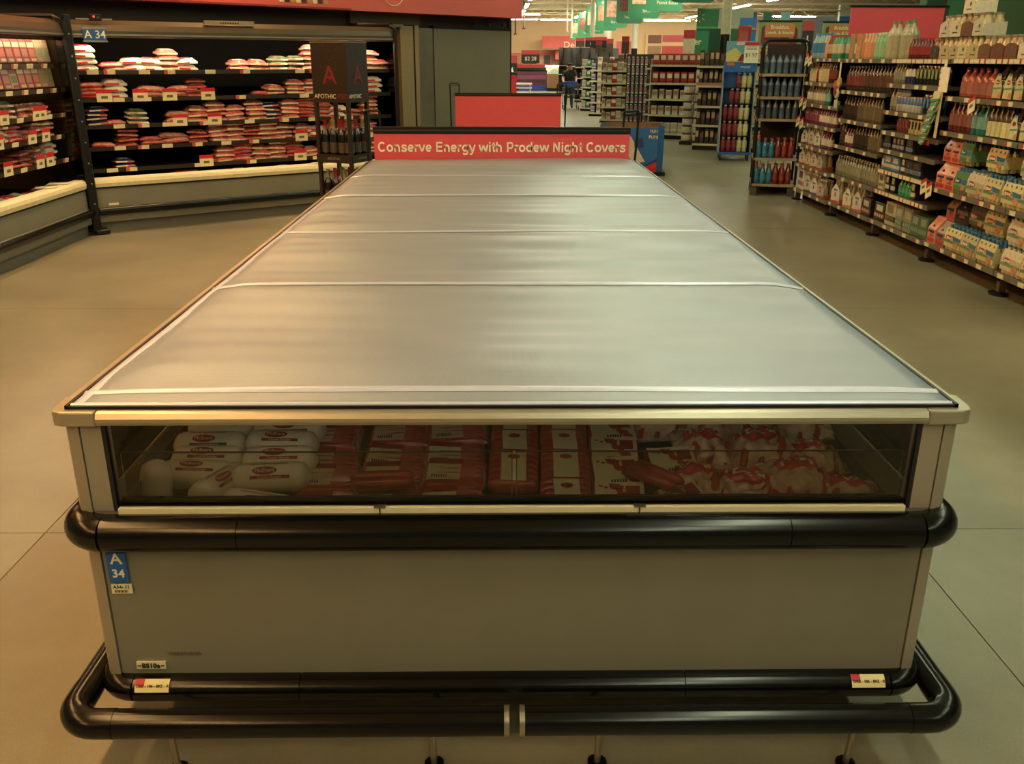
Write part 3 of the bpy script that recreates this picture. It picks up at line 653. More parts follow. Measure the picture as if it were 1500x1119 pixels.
SHL = [(1.56, .34), (1.35, .36), (1.13, .50), (.945, .54), (.73, .58)]
LC = meat_case('meat_display_case', 'straight open meat case along the near side wall', (-3.93, 4.9, 0), pi / 2, 3.80, SHL, False, True)
# thick black upright between the two cases
post = thing('case_upright', 'thick black upright between the two meat cases', 'upright', (-3.905, 8.765, 0), ang)
MB().cbox(-.035, -.075, .01, .03, .0, 1.985, .01).build('post', M_BLACKM, post)
MB().cbox(-.03, -.08, .0, .10, .06, .05, .01).build('foot_plate', M_BLACKM, post)
for k in range(9): MB().tube([(-.002, -.076, .3 + k * .19), (-.002, -.079, .3 + k * .19)], .008, 6).build('rivet', M_STEEL, post)
# aisle plate, thermometer and small vent label on the angled case
ap = thing('aisle_plate', 'blue aisle plate reading A 34 under the case canopy', 'sign', (-3.875, 8.792, 0), ang)
MB().box(.085, -.045, 1.765, .285, -.03, 1.865).build('plate', M_BLUE, ap); MB().box(.08, -.047, 1.862, .29, -.028, 1.878).build('white_edge', M_STEEL, ap); MB().box(.08, -.047, 1.752, .29, -.028, 1.766).build('white_edge', M_STEEL, ap)
text('A 34', .095, M_WHITE, ap, (.187, -.0465, 1.815), FRONT, bold=.001)
th = thing('thermometer', 'small black digital thermometer with red digit on the canopy', 'thermometer', (-3.875, 8.792, 0), ang)
MB().cbox(.16, -.02, 1.935, .27, .03, 1.995, .006).build('housing', M_BLACKM, th); MB().box(.195, -.022, 1.965, .21, -.019, 1.98).build('red_digit', mat('red_led', '#ff3020', .5, emit=2), th)
MB().box(.225, -.022, 1.957, .25, -.019, 1.975).build('screen', mat('lcd_green', '#33502f', .4), th); MB().box(.05, -.01, 1.945, .16, .0, 1.957).build('bracket', M_STEEL, th); MB().box(.27, -.01, 1.945, .36, .0, 1.957).build('bracket', M_STEEL, th)
vl = thing('vent_plate', 'slim grey maker plate on the canopy of the angled case', 'plate', (-3.875, 8.792, 0), ang)
MB().box(1.22, -.005, 1.93, 1.72, .04, 1.965).build('plate', mat('plate_grey', '#8d8675', .5), vl)
for k in range(8): MB().box(1.37 + k * .025, -.008, 1.938, 1.385 + k * .025, -.005, 1.948).build('slot', M_INK, vl)
st = MB().box(.10, -.008, .265, .19, -.0005, .285).build('small_label', M_CREAM, AC)

# ------------------------------------------------------------------ price tickets on the shelf rails
tk_me = MB().box(-.052, -.004, -.019, .052, 0, .019, 0).box(-.052, -.0045, -.019, -.02, -.0005, .019, 1).mesh('price_ticket', [M_TAGS, mat('ticket_red', '#c4574e', .6)])
tk_me2 = MB().box(-.052, -.004, -.019, .052, 0, .019, 0).mesh('price_ticket', [M_TAGS])
sg_me = MB().box(-.07, -.004, 0, .07, 0, .115, 0).box(-.07, -.0045, .08, .07, -.0005, .115, 1).box(-.03, -.0045, .03, .03, -.0005, .055, 2).mesh('price_card', [M_TAGS, M_RED, mat('faint_ink', '#6b5f4c', .6)])
def tickets(case, xs, z, cards=()):
    sh = [c for c in case.children if c.name.startswith('shelf') and abs(max(v.co.z for v in c.data.vertices) - z) < .01][0]
    for k, x in enumerate(xs): O('price_ticket', (tk_me2, tk_me)[k % 2], sh, (x, .106, z - .012), (RAD(12), 0, 0))
    for x in cards: O('price_card', sg_me, sh, (x, .10, z - .03), (RAD(6), 0, 0))
tickets(AC, [.15, .30, .62, .86, 1.26, 1.62, 2.22, 2.38, 2.62, 2.78, 2.95], 1.50)
tickets(AC, [.35, .60, 1.22, 1.55, 2.25, 2.55, 2.78], 1.25, [.22, .55, .83, 1.21])
tickets(AC, [.32, .55, .78, 1.15, 1.62, 2.0, 2.33, 2.60, 2.76, 2.95], 1.005, [.90, 1.25])
tickets(AC, [.30, .52, .75, 1.05, 1.35, 1.65, 2.5, 2.67, 2.78, 3.0], .80, [2.18])
tickets(AC, [.20, .38, 1.05, 1.6, 2.35, 2.9], .595, [1.12, 2.15])
for z, q in ((1.56, .0), (1.35, .1), (1.13, .2), (.945, .05), (.73, .12)): tickets(LC, [2.3 + q + .26 * k for k in range(6)], z, [] if z > 1.2 else [2.55 + q, 3.1 + q, 3.4])

# ------------------------------------------------------------------ meat packages
M_MEAT = mat('raw_red_meat', '#c8685c', .3, var=.35, scale=35, coat=.6, rnd=.3); M_MEATP = mat('pink_meat', '#e4a392', .3, var=.3, scale=30, coat=.6, rnd=.3)
M_MEATD = mat('dark_meat', '#7a3a34', .35, var=.35, scale=30, coat=.4); M_FOAM = mat('white_tray', '#f4e6d4', .4, var=.08, coat=.3, rnd=.3); M_GRN = mat('green_pack', '#4f6a44', .35, var=.3, scale=30, coat=.4)
M_BLUEP = mat('dark_blue_pack', '#2c3c5e', .35, var=.3, scale=30, coat=.4)
def slab(name, w, d, h, mats, lab=True, cat='meat pack'):
    """shrink wrapped slab with soft top, tray edge and printed label"""
    m = MB(); m.cbox(-w / 2, -d / 2, 0, w / 2, d / 2, h * .45, h * .12, 1)
    m.grid(lambda u, v: ((u - .5) * w * .96, (v - .5) * d * .96, h * (.40 + .6 * (1 - abs(2 * u - 1) ** 6) * (1 - abs(2 * v - 1) ** 6)) + h * .10 * sin(13 * u + 7 * v)), 8, 6, 0)
    m.box(-w * .49, -d / 2 - .001, h * .1, w * .1, -d / 2, h * .4, 2 if lab else 1)
    if lab: m.box(-w * .3, -d * .3, h * .98, w * .22, d * .28, h * 1.06, 2)
    return tag(m.build(name, mats), 'x', cat)
PK = {'r': slab('meat_pack', .20, .16, .050, [M_MEAT, M_MEATP, M_CREAM]), 'p': slab('bacon_pack', .21, .15, .037, [M_MEATP, M_MEAT, M_RED], True, 'bacon pack'),
      'w': slab('wrapped_meat_tray', .21, .17, .058, [M_FOAM, M_FOAM, M_RED], True, 'meat tray'), 'd': slab('dark_meat_pack', .19, .15, .044, [M_MEATD, M_MEAT, M_MEATP], False),
      'g': slab('green_labelled_pack', .19, .15, .046, [M_GRN, M_FOAM, M_MEATP], True), 'b': slab('blue_labelled_pack', .18, .15, .042, [M_BLUEP, M_MEAT, M_FOAM], True),
      'l': slab('long_sausage_pack', .30, .11, .052, [M_MEATP, M_MEAT, M_CREAM], False, 'sausage pack')}
NAMES = {'r': 'red shrink-wrapped meat pack', 'p': 'flat pink bacon pack', 'w': 'white wrapped meat tray', 'd': 'dark red meat pack', 'g': 'green labelled meat pack', 'b': 'blue labelled meat pack', 'l': 'long pink sausage pack'}
SN = ['top', 'second', 'third', 'fourth', 'bottom']
def lw(case, x, y, z):
    return case.matrix_basis @ Vector((x, y, z))
def stack(case, cname, si, z, x, kind, n, no, tilt=0, turn=0, y=.24):
    h = {'r': .050, 'p': .037, 'w': .058, 'd': .044, 'g': .046, 'b': .042, 'l': .052}[kind]
    for k in range(n):
        lab = '%s, %s up in %s stack, %s shelf of %s' % (NAMES[kind], ORD[k], ORD[no], SN[si], cname) if n > 1 else '%s, alone as %s pile on %s shelf of %s' % (NAMES[kind], ORD[no], SN[si], cname)
        p = lw(case, x + random.uniform(-.012, .012), y + random.uniform(-.01, .012), z + .003 + k * h * .97 + (.03 * sin(RAD(abs(tilt))) if tilt else 0))
        put(PK[kind], p, (RAD(tilt) + random.uniform(-.07, .10), random.uniform(-.07, .07), case.rotation_euler.z + RAD(turn) + random.uniform(-.16, .16)), lab, 'meat packs in ' + cname)
AN = 'angled meat case'
A_ROWS = [
    [(.12, 'w', 4), (.36, 'p', 2), (.55, 'w', 2), (.72, 'w', 2), (.88, 'r', 4), (1.06, 'w', 2), (1.60, 'r', 2), (1.80, 'r', 2), (2.02, 'g', 3), (2.22, 'g', 3), (2.40, 'r', 5), (2.58, 'p', 5), (2.76, 'w', 3), (2.93, 'w', 3), (3.10, 'r', 4), (3.22, 'r', 2)],
    [(.14, 'p', 4), (.34, 'w', 3), (.70, 'l', 2), (.98, 'l', 2), (1.12, 'd', 4), (1.82, 'p', 1), (1.95, 'r', 2), (2.20, 'r', 3), (2.38, 'r', 3), (2.56, 'p', 5), (2.78, 'w', 3), (2.95, 'r', 2), (3.12, 'w', 3)],
    [(.16, 'b', 4), (.30, 'p', 1), (.52, 'g', 3), (.95, 'l', 2), (1.12, 'r', 3), (1.30, 'r', 4), (1.50, 'r', 3), (1.72, 'r', 4), (1.90, 'b', 4), (2.10, 'r', 4), (2.30, 'p', 6), (2.48, 'p', 6), (2.66, 'w', 2), (2.85, 'p', 2), (3.06, 'r', 5)],
    [(.18, 'p', 1), (.40, 'd', 4), (.62, 'p', 2), (.84, 'l', 2), (1.10, 'd', 3), (1.30, 'r', 4), (1.48, 'r', 4), (1.66, 'd', 5), (1.84, 'r', 4), (2.02, 'r', 3), (2.22, 'r', 3), (2.42, 'w', 2), (2.62, 'p', 6), (2.80, 'p', 6), (3.05, 'r', 3)],
    [(.34, 'b', 2), (1.36, 'r', 3), (1.54, 'p', 6), (1.74, 'r', 3), (1.93, 'r', 5), (2.12, 'p', 6), (2.32, 'r', 2), (2.52, 'r', 3), (2.74, 'w', 2), (2.92, 'w', 2), (3.12, 'r', 3)]]
for si, row in enumerate(A_ROWS):
    for no, (x, kd, n) in enumerate(row): stack(AC, AN, si, SH[si][0], x, kd, n, no, 0, -4 + (no * 7) % 9)
for no, x in enumerate((1.5, 1.75, 2.0, 2.25, 2.55, 2.8, 3.05)):
    put(PK['rp'[no % 2]], lw(AC, x, .2, .455), (RAD(12), 0, ang + RAD(no * 5 % 13)), '%s lying in the open well, %s from the box' % (NAMES['rp'[no % 2]], ORD[no]), 'meat packs in the well')
bx = plain('meat_box', 'small red and white meat carton in the well of the angled case', 'carton', MB().cbox(-.12, -.06, 0, .12, .06, .09, .004, 0).box(-.10, -.0615, .02, .06, -.06, .07, 1), [M_RED, M_CREAM], lw(AC, .92, .22, .44), ang)
for k, x in enumerate((2.35, 2.62, 2.9)): plain('loose_price_card', 'loose cream price card on the case lip, %s toward the wine rack' % ORD[k], 'price card', MB().box(-.08, -.05, 0, .08, .05, .004), [M_TAGS], lw(AC, x, .06, .53), ang)
# left case: hanging packs on the two upper rows, stacks below
def C0(h): return mat('pack_' + h.strip('#'), h, .3, var=.12, scale=40, coat=.3)
def hang(mats):
    m = MB().cbox(-.062, -.012, 0, .062, .012, .19, .006, 0)
    m.box(-.045, -.0135, .05, .045, -.012, .11, 1).box(-.055, -.0135, .125, .055, -.012, .165, 2).box(-.03, -.0135, .012, .05, -.012, .035, 2)
    return tag(m.build('hanging_lunchmeat_pack', mats), 'x', 'lunchmeat pack')
HG = [hang([C0('#6a2a28'), C0('#8a5c50'), C0('#94866c')]), hang([C0('#7a2826'), C0('#94584e'), C0('#a89a80')]), hang([C0('#8a7f6c'), C0('#3f5438'), C0('#6a2a28')]), hang([M_BLUEP, M_INK, M_CREAM]), hang([C0('#7a6654'), C0('#66704e'), C0('#8a7a62')])]
for ri, z in enumerate((1.575, 1.365)):
    for k in range(13):
        kd = (0, 1, 0, 1, 0, 0, 1, 0, 1, 0, 1, 4, 4)[k] if ri == 0 else (0, 2, 1, 3, 3, 1, 0, 2, 1, 0, 1, 4, 4)[k]
        put(HG[kd], lw(LC, 2.18 + k * .128, .13, z), (RAD(-6), 0, pi / 2), '%s lunchmeat pack standing %s on the %s shelf of the side case' % (('pink', 'red', 'white and green', 'dark blue', 'plain tan')[kd], ORD[k], SN[ri]), 'upright lunchmeat packs')
SD = 'side case'
L_ROWS = {2: [(2.35, 'g', 3), (2.55, 'w', 3), (2.76, 'w', 3), (2.98, 'g', 3), (3.25, 'r', 2), (3.42, 'r', 2), (3.6, 'r', 2)], 3: [(2.35, 'w', 3), (2.58, 'w', 3), (2.8, 'w', 3), (3.0, 'p', 4), (3.2, 'p', 2), (3.42, 'r', 3), (3.62, 'r', 3)],
          4: [(2.9, 'd', 2), (3.12, 'd', 3), (3.36, 'r', 3), (3.58, 'w', 3)]}
for si, row in L_ROWS.items():
    for no, (x, kd, n) in enumerate(row): stack(LC, SD, si, SHL[si][0], x, kd, n, no, 0, -6 + (no * 5) % 13)
for k in range(9): put(PK['wrpl'[k % 4]], lw(LC, 1.9 + k * .215, .2 + .03 * (k % 2), .455), (RAD(14), 0, pi / 2 + RAD(k * 7 % 19 - 9)), '%s lying in the well of the side case, %s along' % (NAMES['wrpl'[k % 4]], ORD[k]), 'meat packs in the side well')
for k, x in enumerate((3.25, 3.5)): plain('loose_price_card', 'loose cream price card on the side case lip, %s toward the upright' % ORD[k], 'price card', MB().box(-.06, -.09, 0, .06, .09, .004), [M_TAGS], lw(LC, x, .1, .53), pi / 2 + .3)
# ================================================================== wine rack
M_WINEB = mat('wine_rack_brown', '#231711', .5, var=.1); M_GLASSD = mat('dark_wine_glass', '#14120e', .12, var=.1, coat=.6)
wk = thing('wine_rack', 'dark wine display rack with tall printed header', 'rack', (-1.27, 7.62, 0), RAD(-24))
MB().box(-.165, -.15, 1.29, .165, .15, 1.74).build('header_box', M_WINEB, wk)
MB().box(-.168, -.153, 1.735, .168, .153, 1.745).build('header_rim', mat('rim_grey', '#6d675c', .5), wk)
for x in (-.15, .15):
    for y in (-.135, .135): MB().box(x - .014, y - .014, 0, x + .014, y + .014, 1.30).build('post', M_WINEB, wk)
for z in (.85, .46, .06):
    s_ = MB().box(-.165, -.15, z - .02, .165, .15, z).build('shelf', M_WINEB, wk)
    MB().box(-.168, -.156, z - .03, .168, -.15, z + .035).build('shelf_rail', M_WINEB, s_); MB().box(.165, -.15, z - .03, .171, .15, z + .035).build('shelf_rail', M_WINEB, s_)
    MB().box(-.168, .15, z + .10, .168, .156, z + .12).build('back_bar', M_WINEB, s_)
M_WRED = mat('wine_red_print', '#7a2022', .5, var=.2, scale=60)
text('A', .20, M_WRED, wk, (0, -.152, 1.49), FRONT, 'header_letter'); text('A', .20, M_WRED, wk, (.1665, 0, 1.49), EAST, 'header_letter')
rr = random.Random(3)
for fc in (0, 1):
    m = MB()
    for k in range(110):
        a, b_ = rr.gauss(0, .04), 1.42 + abs(rr.gauss(0, .13)); b_ = min(b_, 1.72); l_ = rr.uniform(.006, .018); g = rr.uniform(-1, 1)
        p0 = (a, b_); p1 = (a + l_ * sin(g), b_ + l_ * cos(g)); q = (a + l_ * .5 * sin(g + 1.2) + .004, b_ + l_ * .5 * cos(g + 1.2))
        P = [(p[0], -.1515, p[1]) if fc == 0 else (.1655, p[0], p[1]) for p in (p0, p1, q)]
        m.add(P, [(0, 1, 2)])
    m.build('vine_print', mat('vine_brown', '#4f2a22', .6), wk)
text('APOTHIC', .048, M_CREAM, wk, (-.05, -.152, 1.335), FRONT); text('RED', .052, M_WRED, wk, (.118, -.152, 1.335), FRONT)
text('APOTHIC', .042, M_CREAM, wk, (.1665, -.05, 1.335), EAST); text('RED', .046, M_WRED, wk, (.1665, .10, 1.335), EAST)
text('APOTHIC', .03, mat('dull_cream', '#8a7d62', .6), wk, (0, -.1575, .853), FRONT); text('APOTHIC', .028, mat('dull_cream', '#8a7d62', .6), wk, (.1725, 0, .853), EAST)
def wine(cap):
    m = MB(); m.lathe([(.034, 0), (.037, .01), (.037, .19), (.030, .215), (.015, .235), (.0135, .285), (.015, .287), (.015, .30)], 12, mis=[0, 0, 0, 0, 1, 1, 1])
    o = m.build('wine_bottle', [M_GLASSD, cap]); MB().lathe([(.0375, .05), (.0375, .13)], 12).build('bottle_label', mat('wine_label', '#4a3f33', .5, var=.3, scale=60), o)
    return tag(o, 'x', 'bottle')
WB = [wine(mat('capsule_red', '#8d2026', .4)), wine(mat('capsule_olive', '#8a8052', .4))]
kk = 0
for z in (.85, .46, .06):
    n = 0
    for yi, y in enumerate((-.10, 0, .10)):
        for xi, x in enumerate((-.105, -.025, .055, .12)):
            if z < .4 and yi: continue
            p = wk.matrix_basis @ Vector((x, y, z)); c = (xi + yi + (z < .5)) % 2
            put(WB[c], p, (0, 0, .3 * xi), 'wine bottle with %s capsule, %s in %s row on %s rack shelf' % (('red', 'olive')[c], ORD[xi], ('front', 'middle', 'back')[yi], {.85: 'upper', .46: 'middle', .06: 'lowest'}[z]), 'wine bottles in the rack')

# ================================================================== cardboard bin
cb = thing('cardboard_bin', 'blue cardboard dump bin printed PUPS beside the freezer end', 'bin', (1.95, 13.45, 0), RAD(-6))
M_BINB = mat('bin_blue', '#2a67a8', .6, var=.05)
ww, dd, hh = .47, .47, .70
# octagonal cardboard walls
oc = [(-ww, .14), (-ww, dd * 2 - .14), (-ww + .14, dd * 2), (ww - .14, dd * 2), (ww, dd * 2 - .14), (ww, .14), (ww - .10, 0), (-ww + .14, 0)]
for k in range(8):
    a = Vector(oc[k]); b_ = Vector(oc[(k + 1) % 8]); t = (b_ - a).normalized(); nrm = Vector((t.y, -t.x)) * .012
    if (a + nrm - Vector((0, dd))).length < (a - Vector((0, dd))).length: nrm = -nrm
    lo = [(a.x, a.y, .06), (b_.x, b_.y, .06), (b_.x - nrm.x, b_.y - nrm.y, .06), (a.x - nrm.x, a.y - nrm.y, .06)]
    MB().hexa(lo, [(p[0], p[1], hh - (.02 if k in (6,) else 0)) for p in lo]).build('wall_panel', M_BINB, cb)
    li = [(a.x - nrm.x, a.y - nrm.y, .06), (b_.x - nrm.x, b_.y - nrm.y, .06), (b_.x - nrm.x * 1.3, b_.y - nrm.y * 1.3, .06), (a.x - nrm.x * 1.3, a.y - nrm.y * 1.3, .06)]
    MB().hexa(li, [(p[0], p[1], hh) for p in li]).build('inner_lining', M_WOOD, cb)
MB().box(-.5, -.03, 0, .5, .95, .055).build('pallet', M_BLACKM, cb)
MB().prism([(-.44, .44), (-.02, .56), (.20, .20), (-.33, .12)], 'y', -.008, -.002).build('photo_panel', M_FOAM, cb)
MB().prism([(-.20, .46), (-.12, .48), (-.05, .40), (-.08, .34), (-.22, .34)], 'y', -.010, -.008).build('photo_hair', mat('photo_brown', '#4a2f22', .6), cb)
MB().prism([(-.19, .42), (-.09, .43), (-.07, .34), (-.12, .29), (-.20, .32)], 'y', -.0115, -.010).build('photo_face', mat('photo_skin', '#c99a78', .6), cb)
MB().prism([(-.33, .15), (-.22, .32), (-.06, .29), (.06, .16)], 'y', -.010, -.008).build('photo_shirt', mat('photo_tan', '#b98a5c', .6), cb)
MB().prism([(.03, .52), (.16, .54), (.17, .42), (.04, .40)], 'y', -.010, -.004).build('maker_patch', mat('navy_print', '#20407a', .5), cb)
MB().prism([(-.33, .06), (.37, .06), (.37, .26), (.30, .20), (.1, .13), (-.33, .12)], 'y', -.007, -.002).build('navy_wave', mat('navy_print', '#20407a', .5), cb)
MB().prism([(-.1, .06), (.37, .06), (.37, .20), (.2, .12), (-.1, .08)], 'y', -.009, -.003).build('red_wave', M_RED, cb)
for k, ch in enumerate('PUPS'): text(ch, .075, (mat('print_pink', '#d9909a', .5), mat('print_yellow', '#d8c060', .5), mat('print_green', '#7fb070', .5), M_CREAM)[k], cb, (-.02 + .055 * k, -.011, .115), FRONT, bold=.002)
for k, ch in enumerate('FUN'): text(ch, .065, (mat('print_pink', '#d9909a', .5), M_CREAM, mat('print_green', '#7fb070', .5))[k], cb, (.265 + .04 * k, -.006, .63), FRONT, bold=.002)
for k, ch in enumerate('PUPS'): text(ch, .06, (M_CREAM, mat('print_yellow', '#d8c060', .5), mat('print_pink', '#d9909a', .5), M_CREAM)[k], cb, (.255 + .035 * k, -.006, .55), FRONT, bold=.002)

# ================================================================== drinks gondola on the right
GX = 3.62
M_GOND = mat('gondola_grey', '#5a5347', .45, .2, var=.08); M_GBACK = mat('gondola_back', '#1f1a15', .7, var=.15); M_RAIL = mat('rail_grey', '#77705f', .4, .2, var=.06)
YB = [5.2, 6.38, 7.56, 8.74, 9.92, 11.12]          # bay limits
LEV = {0: [.175, .627, 1.08, 1.348, 1.632], 1: [.175, .627, 1.08, 1.348, 1.632], 2: [.165, .457, .65, .835, .998, 1.178, 1.416, 1.628],
       3: [.16, .455, .765, 1.035, 1.32, 1.628], 4: [.145, .44, .675, .918, 1.142, 1.374, 1.632]}
gd = thing('drinks_gondola', 'long grey gondola of drinks shelves with ticket rails', 'shelving', (GX, 0, 0))
MB().box(.52, 5.2, 0, .56, 11.12, 1.70).build('back_board', M_GBACK, gd)
MB().box(.32, 5.2, 0, .34, 11.12, .12).build('added_dark_board', M_GBACK, gd); MB().box(.14, 11.125, 0, .56, 11.14, 1.60).build('end_panel', M_GBACK, gd)  # both dark boards are added to hide the lit floor behind the gondola
BS = {}
for b_ in range(5):
    for i, z in enumerate(LEV[b_]):
        dep = .50 if i in (0,) else .42 if i < len(LEV[b_]) - 1 else .40
        x0 = 0.
        s_ = MB().box(x0 + .012, YB[b_] + .008, z - .025, .52, YB[b_ + 1] - .008, z).build('shelf', M_GOND, gd)
        MB().box(x0, YB[b_] + .008, z - .035, x0 + .012, YB[b_ + 1] - .008, z + .004).build('ticket_rail', M_RAIL, s_); BS[b_, i] = s_
for y in YB:
    MB().box(.48, y - .02, 0, .52, y + .02, 1.72).build('upright', M_GOND, gd)
    MB().box(.05, y - .022, .0, .10, y + .022, .15).build('base_leg', M_GOND, gd)
    MB().lathe([(.075, 0), (.075, .012), (.05, .02), (.015, .024)], 12, (.06, y, 0), sx=.8, sy=1.2).build('foot_pad', M_BLACKM, gd)
    MB().box(.05, y - .02, .10, .5, y + .02, .15).build('base_bracket', M_GOND, gd)
tkm = [MB().box(-.005, -.036, -.016, 0, .036, .016, 0).box(-.0055, .018, -.016, -.0005, .036, .016, 1).mesh('price_ticket', [M_TAGS, m_]) for m_ in (M_RED, M_TAGS)]
tkr = random.Random(5)
for (b_, i), s_ in BS.items():
    z = LEV[b_][i]; y = YB[b_ + 1] - .10
    dense = (b_ == 2 and i in (1, 2, 7)) or (b_ == 1 and i == 4)
    while y > YB[b_] + .06:
        if b_ == 0 and y < 5.7: break
        O('price_ticket', tkm[0 if tkr.random() < .6 else 1], s_, (-.001, y, z - .0155)); y -= .08 if dense else tkr.choice((.16, .2, .27, .3))

# ---- product prototypes, front faces -Y, base at z = 0
def C(h, rough=.35, var=.12, coat=.2): return mat('pack_' + h.strip('#'), h, rough, var=var, scale=40, coat=coat, rnd=.18)
KIND = {}
def kind(key, o, wid, dep, desc, cat, h):
    tag(o, 'x', cat); KIND[key] = (o, wid, dep, desc, h)
def bottle(key, h, r, liq, lab, cap, desc, neck=.36, n=10, l0=.22, l1=.62, name='drink_bottle'):
    m = MB(); e = .0006
    m.lathe([(r * .86, 0), (r, h * .03), (r, h * l0), (r + e, h * l0), (r + e, h * l1), (r, h * l1), (r * .93, h * .70), (r * neck, h * .86), (r * neck, h * .92), (r * neck * 1.12, h * .925), (r * neck * 1.12, h)], n, mis=[0, 0, 0, 1, 1, 0, 0, 0, 2, 2])
    kind(key, m.build(name, [C(liq, .12, coat=.7), C(lab), C(cap)]), r * 2.06, r * 2.06, desc, 'bottle', h)
def can(key, h, r, body, band, desc, twotone=False):
    m = MB()
    m.lathe([(r * .8, 0), (r, h * .05), (r, h * .5), (r, h * .93), (r * .82, h * .985), (r * .8, h), (r * .7, h * .985)], 12, mis=[2, 0, 1 if twotone else 0, 2, 2, 2])
    o = m.build('drink_can', [C(body, .25), C(band, .25), M_STEEL])
    if not twotone:
        for k in (-1, 0, 1): MB().prism([(-.004 + k * .011, h * .35), (.003 + k * .011, h * .33 + .02 * (k == 0)), (.005 + k * .011, h * .80), (-.003 + k * .011, h * .82)], 'y', -r - .001, -r * .9).build('claw_mark', C(band), o)
    kind(key, o, r * 2.1, r * 2.1, desc, 'can', h)
def jug(key, h, w, liq, lab, cap, desc, letters=None):
    """flat sided jug with side grip and sloped shoulder"""
    m = MB(); d = w * .8
    m.cbox(-w / 2, -d / 2, 0, w / 2, d / 2, h * .62, .012, 0)
    m.hexa([(-w * .48, -d * .48, h * .62), (w * .48, -d * .48, h * .62), (w * .48, d * .48, h * .62), (-w * .48, d * .48, h * .62)], [(-w * .05, -d * .2, h * .9), (w * .3, -d * .2, h * .9), (w * .3, d * .2, h * .9), (-w * .05, d * .2, h * .9)], 0)
    m.lathe([(w * .18, h * .88), (w * .18, h)], 10, (w * .12, 0, 0), 2)
    o = m.build('drink_jug', [C(liq, .12, coat=.7), C(lab), C(cap)])
    MB().prism([(-w * .47, h * .05), (w * .34, h * .05), (w * .34, h * .40), (w * .16, h * .58), (w * .10, h * .78), (-w * .12, h * .80), (-w * .46, h * .55)], 'y', -d / 2 - .003, -d / 2 + .001).build('front_label', C(lab), o)
    MB().add([(w * (-.08 + .19 * cos(k * pi / 6)), -d / 2 - .004, h * (.53 + .075 * sin(k * pi / 6))) for k in range(12)], [list(range(12))]).build('oval_emblem', C('#a02030'), o)
    MB().prism([(-w * .44, h * .30), (w * .3, h * .34), (w * .3, h * .39), (-w * .44, h * .36)], 'y', -d / 2 - .0045, -d / 2 - .003).build('green_stripe', C('#5a9a7a'), o)
    MB().prism([(-w * .0, h * .07), (w * .32, h * .07), (w * .32, h * .24), (w * .1, h * .22)], 'y', -d / 2 - .0045, -d / 2 - .003).build('fruit_print', C('#cf8a5c'), o)
    MB().prism([(w * .02, h * .70), (w * .10, h * .78), (-w * .12, h * .80), (-w * .10, h * .72)], 'y', -d / 2 - .0046, -d / 2 - .003).build('blue_corner', C('#4a78b0'), o)
    if letters: text(letters, .018, M_WHITE, o, (-w * .08, -d / 2 - .0045, h * .53), FRONT)
    MB().tube([(w * .42, 0, h * .50), (w * .52, 0, h * .66), (w * .44, 0, h * .84), (w * .26, 0, h * .90)], .012, 8).build('grip', C(liq), o)
    kind(key, o, w * 1.04, d, desc, 'jug', h)
def multipack(key, w, d, h, liq, wrap, top, desc, letters, cols=4, em='#a02434', lcol='#f2ead0', extras=()):
    """shrink wrapped bottles: scalloped base, printed wrap, coloured shoulders"""
    o = thing('bottle_multipack', 'x', 'multipack'); r = w / cols / 2; nr = 2
    bm_ = MB().lathe([(r * .8, 0), (r * .98, .012), (r * .98, h * .55), (r * .85, h * .72), (r * .45, h * .88), (r * .4, h * .93), (r * .5, h * .935), (r * .5, h)], 8, mis=[0, 0, 0, 1, 1, 1, 2, 2])
    me = bm_.mesh('bottle', [C(liq, .2, coat=.6), C(top, .2, coat=.6), C('#4a7c98')])
    for j in range(nr):
        for k in range(cols): O('bottle', me, o, (-w / 2 + r * (2 * k + 1), -d / 2 + r * (2 * j + 1), 0))
    if d > r * 5: MB().cbox(-w / 2 + .01, -d / 2 + 4 * r, 0, w / 2 - .01, d / 2, h * .9, .02).build('rear_bottles', C(liq, .2, coat=.6), o)
    wr_ = MB(); f = -d / 2 - .001
    wr_.prism([(f, h * .14), (f - .003, h * .4), (f, h * .58), (f + r * .55, h * .86), (f + r * .75, h * .86), (f + .02, h * .5), (f + .02, h * .14)], 'x', -w / 2 - .002, w / 2 + .002)
    wr_.build('front_wrap', C(wrap, .2, coat=.6), o)
    for s_ in (-1, 1): MB().box(s_ * (w / 2 + .001) - .002, -d / 2, h * .16, s_ * (w / 2 + .001) + .002, d / 2, h * .60).build('side_wrap', C(wrap, .2, coat=.6), o)
    MB().box(-w * .5, f - .004, h * .30, w * .5, f - .001, h * .40).build('green_band', C('#6f9468'), o)
    MB().prism([(w * .02, h * .60), (w * .5, h * .56), (w * .5, h * .42), (w * .10, h * .42)], 'y', f - .0045, f + .01).build('upper_print', C(top), o)
    MB().prism([(w * .12, h * .18), (w * .36, h * .16), (w * .40, h * .30), (w * .30, h * .40), (w * .12, h * .34)], 'y', f - .0055, f).build('fruit_print', C('#c98a70'), o)
    e_ = MB().add([(-w * .20 + w * .23 * cos(k * pi / 6), f - .006, h * .50 + h * .10 * sin(k * pi / 6)) for k in range(12)], [list(range(12))]).build('oval_emblem', C(em), o)
    text(letters, w * .155, C(lcol), o, (-w * .20, f - .0068, h * .50), FRONT, bold=.0005)
    KIND[key] = (o, w * 1.03, d, desc, h)
